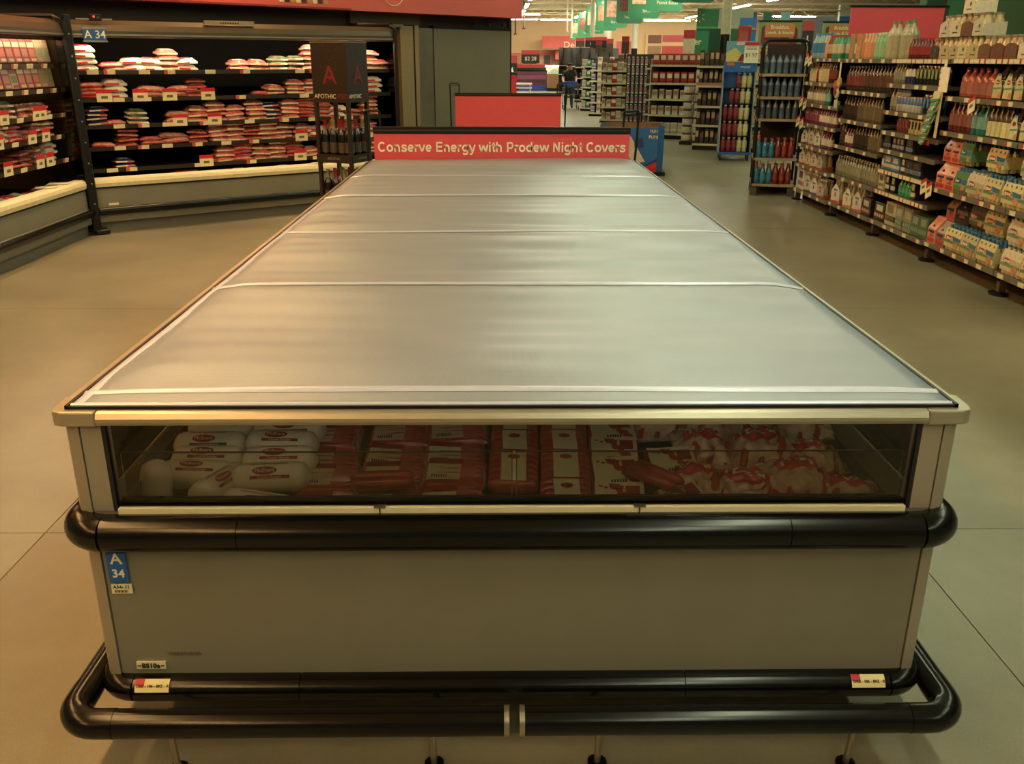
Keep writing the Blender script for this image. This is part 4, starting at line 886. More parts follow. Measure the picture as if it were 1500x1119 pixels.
def carton(key, w, d, h, col, side, desc, letters, lcol, low='#c03a3a'):
    """carton carrier with sloped front, hand hole and bottles showing at the side"""
    o = thing('bottle_carton', 'x', 'carton')
    MB().prism([(-d / 2, 0), (-d / 2, h * .55), (-d * .14, h), (d * .14, h), (d / 2, h * .55), (d / 2, 0)], 'x', -w / 2, w / 2).build('carton_body', C(col), o)
    for s_ in (-1, 1): MB().lathe([(d * .17, 0), (d * .17, .002)], 12, (s_ * (w / 2 + .0005), 0, h * .72), sx=1.0, sy=1.4, axis='x').build('hand_hole', M_INK, o)
    MB().prism([(-d / 2 - .002, .01), (-d / 2 - .002, h * .2), (-d / 2, h * .2), (-d / 2, .01)], 'x', -w * .4, w * .4).build('lower_print', C(low), o)
    MB().box(-w / 2 - .001, -d * .4, h * .05, w / 2 + .001, -d * .1, h * .35).build('side_print', C(side), o)
    text(letters, w * .26, C(lcol), o, (0, -d / 2 - .003, h * .46), FRONT, bold=.0008, narrow=.92)
    MB().prism([(-w * .12, h * .62), (w * .1, h * .64), (0, h * .72)], 'y', -d * .45, -d * .40).build('leaf_print', C('#8a2a2a'), o)
    MB().prism([(-w * .2, h * .24), (w * .2, h * .24), (w * .16, h * .34), (-w * .16, h * .34)], 'y', -d / 2 - .003, -d / 2).build('fruit_print', C('#b4502f'), o)
    KIND[key] = (o, w * 1.04, d, desc, h)
def jarpack(key, w, d, h, col, jar, desc, white=False):
    """four glass coffee jars in a card sleeve"""
    o = thing('coffee_bottle_pack', 'x', 'bottle pack'); r = w / 4
    me = MB().lathe([(r * .9, 0), (r * .98, h * .1), (r * .98, h * .6), (r * .6, h * .8), (r * .6, h * .9), (r * .7, h * .905), (r * .7, h)], 10, mis=[0, 0, 0, 0, 1, 1]).mesh('bottle', [C(jar, .15, coat=.6), C('#8d8468')])
    for x in (-r, r):
        for y in (-r, r): O('bottle', me, o, (x, y, 0))
    MB().prism([(-w / 2, .0), (w / 2, .0), (w / 2, h * .55), (w * .16, h * .66), (-w * .16, h * .66), (-w / 2, h * .55)] if not white else [(-w / 2, 0), (w / 2, 0), (w / 2, h * .35), (w * .1, h * .78), (-w * .18, h * .70), (-w / 2, h * .6)], 'y', -r * 2 - .004, -r * 2 + .002).build('card_front', C(col), o)
    for s_ in (-1, 1): MB().prism([(-w / 2, 0), (w / 2, 0), (w / 2, h * .6), (-w / 2, h * .5)], 'x', s_ * (w / 2 + .002) - .002, s_ * (w / 2 + .002) + .002).build('card_side', C(col), o)
    MB().add([(r * .5 + .017 * cos(k * pi / 5), -r * 2 - .0055, h * .42 + .017 * sin(k * pi / 5)) for k in range(10)], [list(range(10))]).build('round_emblem', C('#4f6a50'), o)
    MB().box(-r * .9, -r * 2 - .0055, h * .16, r * .9, -r * 2 - .004, h * .21).build('name_print', C('#5a4634'), o)
    KIND[key] = (o, w * 1.05, w, desc, h)
def carrier(key, w, d, h, card, base, clear, desc):
    """carry pack of clear bottles with pointed white card"""
    o = thing('water_carrier_pack', 'x', 'carrier pack'); r = w / 6
    me = MB().lathe([(r * .85, 0), (r * .97, h * .04), (r * .97, h * .55), (r * .4, h * .84), (r * .4, h * .9), (r * .5, h * .905), (r * .5, h)], 8, mis=[0, 0, 0, 0, 1, 1]).mesh('bottle', [C(clear, .1, coat=.7), C('#e6dfcf')])
    for k in range(3):
        for y in (-r, r): O('bottle', me, o, (-w / 2 + r * (2 * k + 1), y, 0))
    MB().prism([(-w / 2, .0), (w / 2, .0), (w / 2, h * .5), (w * .12, h * .80), (-w * .12, h * .80), (-w / 2, h * .5)], 'y', -2 * r - .005, -2 * r).build('card_front', C(card), o)
    MB().prism([(-w / 2, 0), (w / 2, 0), (w / 2, h * .14), (-w / 2, h * .07)], 'y', -2 * r - .007, -2 * r - .004).build('base_print', C(base), o)
    for s_ in (-1, 1): MB().prism([(-2 * r, 0), (2 * r, 0), (2 * r, h * .22), (-2 * r, h * .16)], 'x', s_ * (w / 2 + .001) - .002, s_ * (w / 2 + .001) + .002).build('side_card', C(base), o)
    MB().prism([(-w * .1, h * .28), (w * .1, h * .28), (w * .06, h * .46), (-w * .06, h * .46)], 'y', -2 * r - .0065, -2 * r - .004).build('fruit_print', C(base), o)
    MB().prism([(-w * .22, h * .52), (w * .22, h * .52), (w * .18, h * .60), (-w * .18, h * .60)], 'y', -2 * r - .0065, -2 * r - .004).build('name_print', C('#6a6a88'), o)
    KIND[key] = (o, w * 1.04, 4 * r, desc, h)
def pbox(key, w, d, h, col, band, third, desc, name='drink_box', cat='box'):
    m = MB().cbox(-w / 2, -d / 2, 0, w / 2, d / 2, h, .004, 0)
    m.box(-w / 2 - .0008, -d / 2 - .0008, h * .18, w / 2 + .0008, -d / 2 + .01, h * .42, 1).box(-w * .3, -d / 2 - .0014, h * .55, w * .3, -d / 2, h * .88, 2)
    for k in range(4): m.box(-w * .42 + k * w * .22, -d / 2 - .0016, h * .22, -w * .42 + k * w * .22 + w * .12, -d / 2 - .0008, h * .38, 2)
    kind(key, m.build(name, [C(col), C(band), C(third)]), w * 1.02, d, desc, cat, h)

bottle('waterblue', .27, .036, '#9fc0c8', '#3f86b8', '#5a9ac0', 'blue labelled water bottle'); bottle('peach', .24, .036, '#d79a6c', '#d59470', '#cfc7ae', 'peach drink bottle', l0=.1, l1=.65)
bottle('redgreen', .24, .034, '#3c9a70', '#cdbfa4', '#b8383a', 'green drink bottle with red cap'); bottle('redbot', .24, .034, '#863630', '#b5a68a', '#b8383a', 'red drink bottle with pale label')
bottle('mint', .24, .034, '#7fae84', '#8fb890', '#cfd8c0', 'pale green drink bottle', l0=.1, l1=.65); bottle('twolitre', .33, .054, '#b9b296', '#a9a184', '#5f9a68', 'large clear bottle with green cap', neck=.28)
bottle('redsmall', .17, .026, '#5a2620', '#8f2c28', '#a8302e', 'small dark red bottle'); bottle('cola', .25, .034, '#33241c', '#5f3c34', '#4a3428', 'brown soda bottle with rust label'); bottle('amber', .27, .036, '#5c4e38', '#6e6046', '#40362a', 'amber drink bottle', l0=.12, l1=.6)
bottle('darkb', .23, .034, '#261d17', '#3a2c24', '#40342a', 'dark brown drink bottle'); bottle('clear', .20, .029, '#777460', '#8a866e', '#c4bea8', 'small clear water bottle'); bottle('redlab', .24, .034, '#3c2a20', '#7c3a30', '#8a7a60', 'brown bottle with red label')
bottle('orange', .22, .045, '#a04a3c', '#a86858', '#6a3428', 'large orange red juice bottle', neck=.42, l0=.12, l1=.5); bottle('teal', .22, .032, '#2d7a70', '#7fb0a8', '#d0c8a8', 'teal drink bottle'); bottle('redsix', .23, .031, '#642624', '#90584c', '#c8b890', 'red drink bottle')
bottle('cream', .21, .036, '#a99672', '#c9b68c', '#cfc39a', 'cream drink bottle', l0=.08, l1=.6); bottle('whitecap', .19, .034, '#8a7a64', '#cfc4ac', '#d8d2c0', 'white capped drink bottle'); bottle('greenbot', .17, .033, '#3d8a5a', '#4f9a66', '#58c08a', 'bright green drink bottle')
bottle('pinkpack', .17, .030, '#6e3048', '#823a56', '#80465c', 'pink drink bottle'); bottle('purplew', .18, .032, '#6a3a54', '#cfc3ae', '#8a4a5c', 'purple bottle with white label'); bottle('tea', .24, .031, '#4a3a28', '#d8cf9c', '#4a3a2a', 'brown tea bottle with cream label', l0=.05, l1=.52)
can('monster', .165, .029, '#1b1a16', '#a8b878', 'black can with green claw mark'); can('bull', .135, .026, '#b9b8b0', '#4a6a94', 'silver and blue can', True); can('bluecan', .165, .029, '#1c2026', '#5a94b0', 'black can with blue mark')
can('redcan', .165, .029, '#74302a', '#a8584c', 'red tall can'); can('creamcan', .165, .031, '#c9bb88', '#2a241c', 'cream tall can with black mark'); can('navycan', .135, .026, '#2e3560', '#cfc8b8', 'navy and white can', True)
jug('lipjug', .235, .135, '#4a3522', '#dcd09c', '#3c4a3c', 'brown tea jug with cream label', 'Lipton'); jug('nestjug', .24, .125, '#3a2c20', '#cfd0a4', '#3c3428', 'dark tea jug with leafy label')
multipack('liptonpack', .245, .20, .205, '#c9b884', '#d4c894', '#3a6f94', 'cream and blue tea multipack', 'Lipton'); multipack('liptonpink', .245, .20, .205, '#cfbca0', '#dccfb0', '#cfc3a4', 'cream and pink tea multipack', 'Lipton'); multipack('brownpack', .22, .20, .20, '#4a3a26', '#6a5838', '#3a3024', 'shaded brown tea multipack', 'Lipton')
multipack('bluegreen', .185, .36, .20, '#8a8258', '#5f8a58', '#4a78a8', 'blue and green water multipack', 'Deer', 4, em='#24508a')
carton('snapple', .145, .20, .215, '#d58a6c', '#b06a58', 'pink drink carton', 'snapple', '#2f3358'); carton('snapdark', .145, .20, .20, '#9a7a68', '#5a4438', 'brown drink carton', 'snapple', '#3a3a54'); carton('snapwide', .22, .20, .21, '#241e18', '#241e18', 'black drink carton', 'snapple', '#8a8470', '#3a3028')
jarpack('frapbrown', .17, .17, .165, '#7a4c34', '#a88a62', 'brown card coffee pack'); jarpack('frapcream', .15, .15, .165, '#d2bf92', '#b8a070', 'cream coffee bottle pack'); jarpack('frapwhite', .17, .17, .165, '#dcd2bc', '#c9b48a', 'white card coffee pack', True); jarpack('frapdark', .16, .16, .165, '#4f3424', '#8a6a48', 'dark card coffee pack')
carrier('carw', .22, .15, .245, '#ddd6c4', '#c05a58', '#b4ac94', 'white carrier pack with red base'); carrier('carp', .22, .15, .235, '#d6d0c2', '#6a4a7a', '#b4ac94', 'white carrier pack with purple base'); carrier('caro', .21, .15, .245, '#ddd3ba', '#cf8468', '#b4ac94', 'white carrier pack with coral base'); carrier('carr', .20, .14, .20, '#c8bca8', '#a05048', '#a49a80', 'clear carrier pack with rust base')
pbox('whitebox', .24, .2, .24, '#d8d2c2', '#c49a8c', '#5a5a80', 'white drink box with purple print'); pbox('blackbox', .24, .2, .17, '#2a221a', '#8a2c28', '#cfc39a', 'black can box with cream crosses'); pbox('creambox', .22, .26, .21, '#c9bb92', '#3a3026', '#8a7a54', 'cream and black can box'); pbox('greybox', .16, .25, .21, '#8f8c7a', '#3f7a58', '#a8a48e', 'grey and green can box')
pbox('greenbox', .15, .3, .19, '#5a6a52', '#4a8a60', '#9aa08c', 'grey green can box'); pbox('whitecan', .17, .2, .20, '#cfc49c', '#bfb28a', '#6a5c44', 'cream square can pack'); pbox('stripecan', .10, .15, .20, '#2a2420', '#c9bfa0', '#cfc6a8', 'black and white can pack'); pbox('bluecans', .17, .15, .135, '#4a7a9c', '#cfae98', '#d8cfb8', 'blue and white can pack')
pbox('darkcans', .15, .15, .135, '#2c2a28', '#7a8a94', '#5a4a44', 'dark striped can pack'); pbox('navybox', .09, .15, .15, '#33324a', '#a89484', '#b09c88', 'navy drink box'); pbox('orangebox', .10, .12, .24, '#d09a72', '#d4a27c', '#c88e66', 'peach drink carton')
BN = ['edge bay', 'nearest bay', 'second bay', 'third bay', 'far bay']
def shelfname(b_, i):
    n = len(LEV[b_]); return 'floor' if i == 0 else 'top' if i == n - 1 else ORD[i - 1] + ' raised'
cnt = {}
def row(b_, i, items, y=None, dx=.035, deep=1, dz=0., tag_=''):
    """items laid from the far end of the bay towards the camera"""
    z = LEV[b_][i] + dz; y = YB[b_ + 1] - .03 if y is None else y
    for it in items:
        k, n = (it if isinstance(it, tuple) else (it, 1))
        if k == '_': y -= n; continue
        proto, wd, dp, desc, h = KIND[k]
        gap = (LEV[b_] + [9])[i + 1] - z; sf = min(1., (gap - .042) / h); wd *= sf; dp *= sf
        for q in range(n):
            y -= wd / 2
            for dd_ in range(deep):
                x = GX + dx + dp / 2 + dd_ * dp * 1.03
                if x + dp / 2 > GX + .50: continue
                key = (k, b_, i, tag_, dd_); cnt[key] = cnt.get(key, -1) + 1
                lab = '%s, %s%s%s, %s shelf, %s' % (desc, ORD[cnt[key]], '' if dd_ == 0 else ' in rear row', ' ' + tag_ if tag_ else '', shelfname(b_, i), BN[b_])
                ob = put(proto, (x, y + random.uniform(-.004, .004), z + .001), (0, 0, -pi / 2 + random.uniform(-.05, .05)), lab, 'drinks on the gondola shelves'); ob.scale = (sf, sf, sf)
            y -= wd / 2 + (.010 if proto.name.startswith(('drink_bottle', 'drink_can')) else .006)
# far bay
row(4, 6, [('waterblue', 5), ('peach', 1), ('redbot', 2), ('redgreen', 3)], deep=2); row(4, 5, [('cream', 3), ('redsmall', 1), ('cream', 4), ('redlab', 3)]); row(4, 4, [('whitecap', 2), ('_', .05), ('redbot', 0), ('whitecap', 5), ('teal', 2)])
row(4, 3, [('pinkpack', 7), ('purplew', 7)], deep=2); row(4, 2, ['carp', ('_', .04), ('pinkpack', 0), 'carr', 'carp', ('purplew', 4)]); row(4, 1, [('carr', 4)]); row(4, 0, ['whitebox', ('_', .02), 'carp', 'carp', ('carr', 1)])
# third bay
row(3, 5, ['orangebox', 'redgreen', ('orangebox', 1), ('peach', 4), ('mint', 3), ('twolitre', 2)], deep=2); row(3, 4, [('redlab', 6), ('cola', 9)], deep=2); row(3, 3, [('darkb', 5), ('amber', 8)]); row(3, 2, [('darkb', 2), ('purplew', 3), ('darkb', 5), ('amber', 4)])
row(3, 1, [('clear', 17)], deep=2); row(3, 0, ['carw', ('_', .12), 'caro', ('_', .04), ('carw', 1), ('blackbox', 1)])
# second bay
row(2, 7, [('twolitre', 2), ('redsmall', 7), ('frapdark', 1), ('frapcream', 2)], deep=1); row(2, 6, [('clear', 4), ('navycan', 3), ('_', .04), ('monster', 7)], deep=2); row(2, 5, [('clear', 2), ('bull', 8), ('_', .03), ('bluecan', 4)], deep=2)
row(2, 4, [('_', .22), ('redcan', 4), ('creamcan', 4), ('_', .05), ('redcan', 1)]); row(2, 3, ['darkcans', ('_', .06), 'navybox', 'navybox', 'navybox', ('_', .05), 'darkcans']); row(2, 2, [('whitecap', 1), 'bluecans', 'bluecans', ('_', .03), 'stripecan', 'darkcans', 'darkcans'])
row(2, 1, ['whitecan', ('_', .03), 'stripecan', ('_', .05), 'stripecan', ('_', .06), ('greenbot', 4), 'stripecan']); row(2, 0, ['blackbox', 'creambox', ('greybox', 1), 'greybox', 'greenbox', 'greenbox', ('_', .1)])
row(2, 5, [('bull', 8)], y=8.56, dz=.137, tag_='in upper layer')
# nearest bay and the bay at the picture edge
row(1, 4, ['frapcream', 'frapcream', ('frapbrown', 3), 'frapwhite', ('frapbrown', 1)], dx=.03); row(1, 4, [('frapwhite', 2), ('frapbrown', 1), 'frapwhite'], dz=.167, y=7.92, dx=.04, tag_='in upper layer'); row(1, 4, ['frapwhite'], dz=.334, y=7.60, dx=.06, tag_='in topmost layer')
row(1, 3, [('_', .06), ('orange', 5), ('_', .02), ('lipjug', 3)], dx=.05, deep=1); row(1, 2, [('redsix', 5), ('teal', 3), ('tea', 5), 'nestjug', 'lipjug'], dx=.04, deep=2)
row(1, 1, [('snapple', 2), 'bluegreen', 'liptonpink', ('liptonpack', 2)], dx=.02); row(1, 1, [('snapple', 2), 'bluegreen', ('_', .22), 'liptonpack'], dz=.217, dx=.05, tag_='in upper layer')
row(1, 0, ['snapple', 'snapdark', ('liptonpack', 3)], dx=.02, y=7.53); row(1, 0, ['snapdark', 'snapwide', ('brownpack', 1), 'liptonpack'], dz=.205, dx=.10, y=7.42, tag_='in upper layer')
row(0, 4, [('frapbrown', 1), ('frapwhite', 2)], dx=.03); row(0, 3, [('lipjug', 4)], dx=.05); row(0, 2, [('lipjug', 4)], dx=.04); row(0, 1, [('liptonpack', 3)], dx=.02, y=6.25); row(0, 1, [('liptonpack', 3)], dz=.207, dx=.04, tag_='in upper layer')
row(0, 0, [('liptonpink', 1), ('liptonpack', 2)], dx=.02); row(0, 0, [('liptonpink', 2)], dz=.207, dx=.03, tag_='in upper layer')

# hanging clip strips and tilted price cards on the gondola
cs = thing('clip_strip', 'long clip strip of layered green coupon packets hanging off the drinks shelf', 'clip strip', (GX - .02, 7.58, 0))
MB().box(-.006, -.02, 1.02, .0, .02, 1.63).build('strip', M_CREAM, cs); MB().box(-.01, -.09, 1.38, -.004, .06, 1.57).build('white_card', M_FOAM, cs)
for k in range(3): MB().box(-.012, .045, 1.42 + k * .05, -.009, .062, 1.435 + k * .05).build('red_mark', M_RED, cs)
pk = MB().box(-.012, -.05, 0, .0, .05, .09, 1).box(-.0125, -.051, 0, .0005, .051, .022, 0).box(-.013, .035, .03, .0, .051, .05, 2).mesh('coupon_packet', [C('#4a8a5c'), C('#cbbf8c'), M_RED])
for k in range(12): O('coupon_packet', pk, cs, (-.03 - .003 * k, .06 + .007 * (k - 4), 1.30 - k * .031), (RAD(-6 + 4 * (k % 4)), RAD(20), RAD(8 - 9 * (k % 3))))
MB().box(-.03, .04, .955, -.02, .16, .995).build('red_foot', M_RED, cs)
c2 = thing('clip_strip', 'narrow clear clip strip with round toys hanging in front of far bay', 'clip strip', (GX - .02, 9.92, 0))
MB().box(-.004, -.02, 1.14, 0, .02, 1.60).build('strip', M_FOAM, c2)
for k, (y, z, h_) in enumerate(((.05, 1.37, '#c86a50'), (-.04, 1.40, '#c9a060'), (.03, 1.30, '#b8443c'), (-.01, 1.28, '#cfc08c'))): MB().lathe([(.045, -.012), (.05, 0), (.045, .012)], 10, (-.012, y, z), axis='x').build('round_packet', C(h_), c2)
MB().box(-.012, -.045, 1.14, -.002, .05, 1.22).build('white_packet', M_FOAM, c2); MB().box(-.012, -.12, 1.17, -.002, -.05, 1.21).build('teal_packet', C('#3f8a78'), c2)
cd_me = MB().box(-.004, -.045, -.06, 0, .045, .03, 0).box(-.0045, -.045, .03, .0005, .045, .06, 1).box(-.005, -.022, -.018, 0, .022, .008, 2).mesh('sale_card', [M_TAGS, M_RED, mat('faint_ink', '#6b5f4c', .6)])
for k, (y, z, ds) in enumerate(((11.02, 1.62, 'top shelf at the far end'), (10.90, 1.615, 'top shelf beside the far end card'), (11.06, 1.155, 'second lower shelf at the far end'), (10.92, 1.13, 'second lower shelf beside that card'), (11.10, .93, 'purple bottle shelf at the far end'), (10.96, .91, 'purple bottle shelf beside that card'), (7.05, 1.30, 'shelf of orange juice bottles'), (7.62, .62, 'shelf of pink cartons'), (7.52, .60, 'shelf under the pink cartons, lower'))):
    o = O('sale_card', cd_me, None, (GX - .03, y, z), (RAD(-28), RAD(10), 0)); tag(o, 'tilted red and cream sale card on the ' + ds, 'price card', 'tilted sale cards')
# red framed panel above the gondola and the green wall
rp = thing('red_framed_sign', 'large plain red panel with dark frame above the drinks', 'sign', (5.0, 12.0, 0))
MB().box(-.60, 0, 1.3, .57, .02, 2.235).build('panel', mat('bright_red_sign', '#e2565e', .45, var=.03), rp); MB().box(-.62, -.01, 2.235, .62, .03, 2.26).build('top_frame', M_BLACKM, rp); MB().box(.57, -.01, 1.3, .62, .03, 2.235).build('side_frame', mat('frame_green', '#26402e', .5), rp)
for x in (-.5, .5): MB().box(x - .02, .02, 0, x + .02, .06, 2.2).build('stand', M_BLACKM, rp)
# ================================================================== black bottle rack, blue juice rack, cereal end and far racks
M_SHELFW = mat('shelf_edge_cream', '#c9bd9a', .5, var=.06)
br = thing('bottle_rack', 'tall black wire bottle rack at the end of the drinks aisle', 'rack', (3.42, 11.42, 0), RAD(-14))
def hoop(x0, x1, y, z0, z1, mb): mb.tube([(x0, y, z0), (x0, y, z1 - .07), (x0 + .02, y, z1 - .02), (x0 + .07, y, z1), (x1 - .07, y, z1), (x1 - .02, y, z1 - .02), (x1, y, z1 - .07), (x1, y, z0)], .017, 8)
for y in (0., .62):
    m = MB(); hoop(-.22, .30, y, .08, 1.84, m); m.build('hoop_frame', M_BLACKM, br)
MB().tube([(-.22, .62, 1.77), (-.22, 0, 1.77)], .012, 6).build('side_bar', M_BLACKM, br)
MB().box(-.16, .60, .6, .28, .61, 1.8).build('back_sheet', mat('brown_sheet', '#2c2118', .7), br)
for x in (-.12, -.02, .08, .18): MB().tube([(x, .62, .1), (x, .62, 1.80)], .004, 5).build('wire', M_BLACKM, br)
RZ = [.14, .46, .93, 1.19, 1.455]
for z in RZ:
    s_ = MB().box(-.22, 0, z - .015, .30, .62, z).build('shelf', M_BLACKM, br); MB().box(-.23, -.015, z - .028, .31, 0, z + .005).build('shelf_edge', mat('tan_edge', '#9a8a6c', .5), s_)
    MB().box(-.235, 0, z - .028, -.22, .62, z + .005).build('shelf_edge', mat('tan_edge', '#9a8a6c', .5), s_)
MB().box(-.24, -.02, 0, -.16, .1, .1).build('foot', mat('rack_foot', '#4a443a', .5), br); MB().box(.22, -.02, 0, .31, .1, .1).build('foot', mat('rack_foot', '#4a443a', .5), br); MB().box(-.24, .5, 0, .31, .6, .1).build('foot', mat('rack_foot', '#4a443a', .5), br)
bottle('sportblue', .23, .036, '#2f7a9c', '#3a86a8', '#b8504a', 'blue sports bottle', neck=.5); bottle('sportred', .24, .036, '#7a2822', '#8a3a30', '#c05048', 'red sports bottle', neck=.5); bottle('bluecap', .22, .034, '#6a7c88', '#4a5c74', '#2f4a94', 'blue capped water bottle'); bottle('darkwater', .22, .034, '#5a5f60', '#46505c', '#33406a', 'dark capped water bottle')
SHZ = {}
def shn(r, z):
    l = SHZ.setdefault(r, [])
    if z not in l: l.append(z)
    return ORD[l.index(z)]
def rackrow(rk, rname, z, kinds, x0, x1, rows_, pitch, y0, gname):
    for j in range(rows_):
        x = x0; i = 0
        while x <= x1 + .001:
            k = kinds(i, j); proto, wd, dp, desc, h = KIND[k]
            key = (rname, z, k, j); cnt[key] = cnt.get(key, -1) + 1
            put(proto, rk.matrix_basis @ Vector((x, y0 + j * pitch, z + .001)), (0, 0, rk.rotation_euler.z), '%s, %s %s row, %s shelf up of %s' % (desc, ORD[cnt[key]], ('front', 'second', 'third', 'fourth')[j], shn(rname, z), rname), gname)
            x += pitch; i += 1
for z in RZ:
    kf = (lambda i, j: 'sportblue' if i < 3 else 'sportred') if z < .6 else (lambda i, j: 'bluecap') if z > 1.1 else (lambda i, j: 'darkwater' if i % 3 else 'bluecap')
    rackrow(br, 'the black rack', z, kf, -.175, .26, 3, .078, .05, 'bottles on the black rack')
    for j in range(3, 7):
        key = 'sportred' if z < .6 else 'bluecap'; cnt[('side', z, key)] = cnt.get(('side', z, key), -1) + 1
        put(KIND[key][0], br.matrix_basis @ Vector((-.175, .05 + j * .078, z + .001)), (0, 0, 0), '%s, %s along alley side, %s shelf up of black rack' % (KIND[key][3], ORD[cnt[('side', z, key)]], shn('the black rack', z)), 'bottles on the black rack')

bl = thing('juice_rack', 'blue wheeled shelf rack with juice bottles and tropical header', 'rack', (3.985, 15.5, 0), RAD(-10))
M_RBLUE = mat('rack_blue', '#2660a4', .5, var=.05)
MB().box(-.27, .42, .10, .27, .45, 1.50).build('back_board', M_RBLUE, bl)
for x in (-.27, .25): MB().prism([(0, .1), (.45, .1), (.45, 1.5), (.30, 1.5), (.18, 1.0)], 'x', x, x + .02).build('side_panel', mat('rack_side', '#7d8894', .5, var=.25, scale=6), bl)
MB().box(-.27, -.02, .10, .27, .45, .14).build('base_tray', M_RBLUE, bl)
MB().box(-.27, .20, 1.42, .27, .23, 1.58).build('lower_header', mat('header_blue', '#2a66b0', .5), bl)
MB().box(-.25, .20, 1.58, .25, .22, 1.90).build('header_board', mat('header_sky', '#6fa8bc', .5), bl)
MB().prism([(-.25, 1.58), (.05, 1.58), (.0, 1.70), (-.10, 1.80), (-.25, 1.72)], 'y', .195, .199).build('fruit_print', mat('lemon_print', '#cfc27a', .5), bl); MB().prism([(-.06, 1.59), (.16, 1.59), (.14, 1.68), (.0, 1.70)], 'y', .193, .197).build('dark_fruit', mat('berry_print', '#7a2a2c', .5), bl); MB().prism([(-.10, 1.84), (.06, 1.84), (.08, 1.89), (-.08, 1.88)], 'y', .195, .199).build('cloud_print', M_FOAM, bl)
MB().prism([(-.22, 1.52), (-.10, 1.52), (-.10, 1.57), (-.22, 1.57)], 'y', .196, .199).build('small_fruit', C('#c07a50'), bl); text('tropical', .05, M_CREAM, bl, (.08, .197, 1.50), FRONT)
for x in (-.23, .23):
    for y in (.03, .40): MB().lathe([(.04, -.012), (.05, -.01), (.05, .01), (.04, .012)], 10, (x, y, .05), axis='x').build('caster', M_BLACKM, bl)
pc = thing('price_poster', 'white price poster reading 1.97 on the blue rack header', 'sign', (3.985, 15.5, 0), RAD(-10))
MB().box(.04, .175, 1.56, .27, .185, 1.88).build('card', M_WHITE, pc); MB().box(.04, .173, 1.83, .27, .176, 1.88).build('red_band', M_RED, pc); text('$1 97', .085, M_INK, pc, (.155, .174, 1.68), FRONT); 
for k in range(3): MB().box(.07, .173, 1.77 + k * .018, .24, .1755, 1.778 + k * .018).build('print_line', mat('faint_ink', '#6b5f4c', .6), pc)
bottle('punch', .235, .042, '#7a2f38', '#8a3a42', '#c9c0b0', 'red punch bottle with silver cap', neck=.5, l0=.3, l1=.8, name='juice_bottle'); bottle('pina', .235, .042, '#c9c48a', '#cfcb98', '#cfcabc', 'pale yellow juice bottle', neck=.5, l0=.3, l1=.8, name='juice_bottle')
for i, z in enumerate((.14, .40, .66, .92, 1.17)):
    MB().box(-.26, .04 + i * .05, z - .015, .25, .43, z).build('shelf', M_BLACKM, bl)
    ys = .10 + i * .05; nx = 5 if i < 4 else 4
    rackrow(bl, 'the blue rack', z, (lambda i_, j: ('punch' if i_ < 3 else 'pina')) if i < 3 else (lambda i_, j: ('punch' if i_ < 1 + (i == 3) else 'pina')), -.19 if i < 3 else (-.10 if i == 3 else -.0), .21, 2 if i < 2 else 1, .088, ys, 'juice bottles on the blue rack')

def rack(name, label, loc, rz, w, d, h, shelves, back='#3a332a', side=None, edge=True):
    r = thing(name, label, 'rack', loc, rz)
    MB().box(-w / 2, d - .03, 0, w / 2, d, h).build('back_board', mat('rb_' + back, back, .7, var=.1), r)
    for x in (-w / 2, w / 2): MB().box(x - .012, 0 if side else d - .06, 0, x + .012, d, h).build('side_panel', mat('rb_' + (side or back), side or back, .7, var=.1), r)
    MB().box(-w / 2, .03, 0, w / 2, d, .08).build('base', M_BLACKM, r)
    for z in shelves:
        s_ = MB().box(-w / 2 + .012, .0, z - .02, w / 2 - .012, d - .03, z).build('shelf', M_BLACKM, r)
        if edge: MB().box(-w / 2, -.012, z - .035, w / 2, 0, z + .005).build('shelf_edge', M_SHELFW, s_)
    return r
BOXP = {}
def bp(key, w, d, h, cols, name='packet'):
    if key not in BOXP:
        m = MB().cbox(-w / 2, -d / 2, 0, w / 2, d / 2, h, .004, 0); m.box(-w * .40, -d / 2 - .001, h * .45, w * .40, -d / 2, h * .85, 1).box(-w * .5, -d / 2 - .0012, h * .05, w * .5, -d / 2, h * .22, 2)
        BOXP[key] = (tag(m.build(name, [C(c) for c in cols]), 'x', 'packet'), w, d, h)
    return key
def fill(r, rname, z, keys, n, w, gname, what, y0=.02, layers=1, deep=1):
    for q in range(n):
        k = keys[q % len(keys)]; p, pw, pd, ph = BOXP[k]
        for l_ in range(layers):
            for dd_ in range(deep):
                put(p, r.matrix_basis @ Vector((-w / 2 + (q + .5) * w / n, y0 + pd / 2 + dd_ * (pd + .01), z + .001 + l_ * ph)), (0, 0, r.rotation_euler.z), '%s %s' % (ORD[q] if layers == 1 else ORD[q] + (' lower', ' upper')[l_], what), gname)
# cereal rack behind the blue rack, faces the camera
cr = rack('cereal_rack', 'cereal rack behind the black bottle rack under the snack sign', (5.0, 17.0, 0), RAD(-6), 1.25, .45, 1.80, (.1, .48, .85, 1.22, 1.58))
cx = thing('cereal_box', 'x', 'cereal box')
MB().cbox(-.10, -.03, 0, .10, .03, .29, .003).build('carton', C('#d8b878', var=.05), cx); MB().box(-.101, -.0315, 0, .101, -.03, .035).build('blue_strip', C('#8aa0b8'), cx); MB().box(-.101, -.0315, .265, .101, -.03, .29).build('blue_strip', C('#4f78a0'), cx)
hp_ = [(.055 * (16 * sin(t) ** 3) / 16, .13 + .0038 * (13 * cos(t) - 5 * cos(2 * t) - 2 * cos(3 * t) - cos(4 * t))) for t in [k * pi / 12 for k in range(24)]]
MB().prism(hp_, 'y', -.034, -.030).build('heart_bowl', C('#9a5a40'), cx); text('Cheerios', .048, M_INK, cx, (0, -.0335, .225), FRONT)
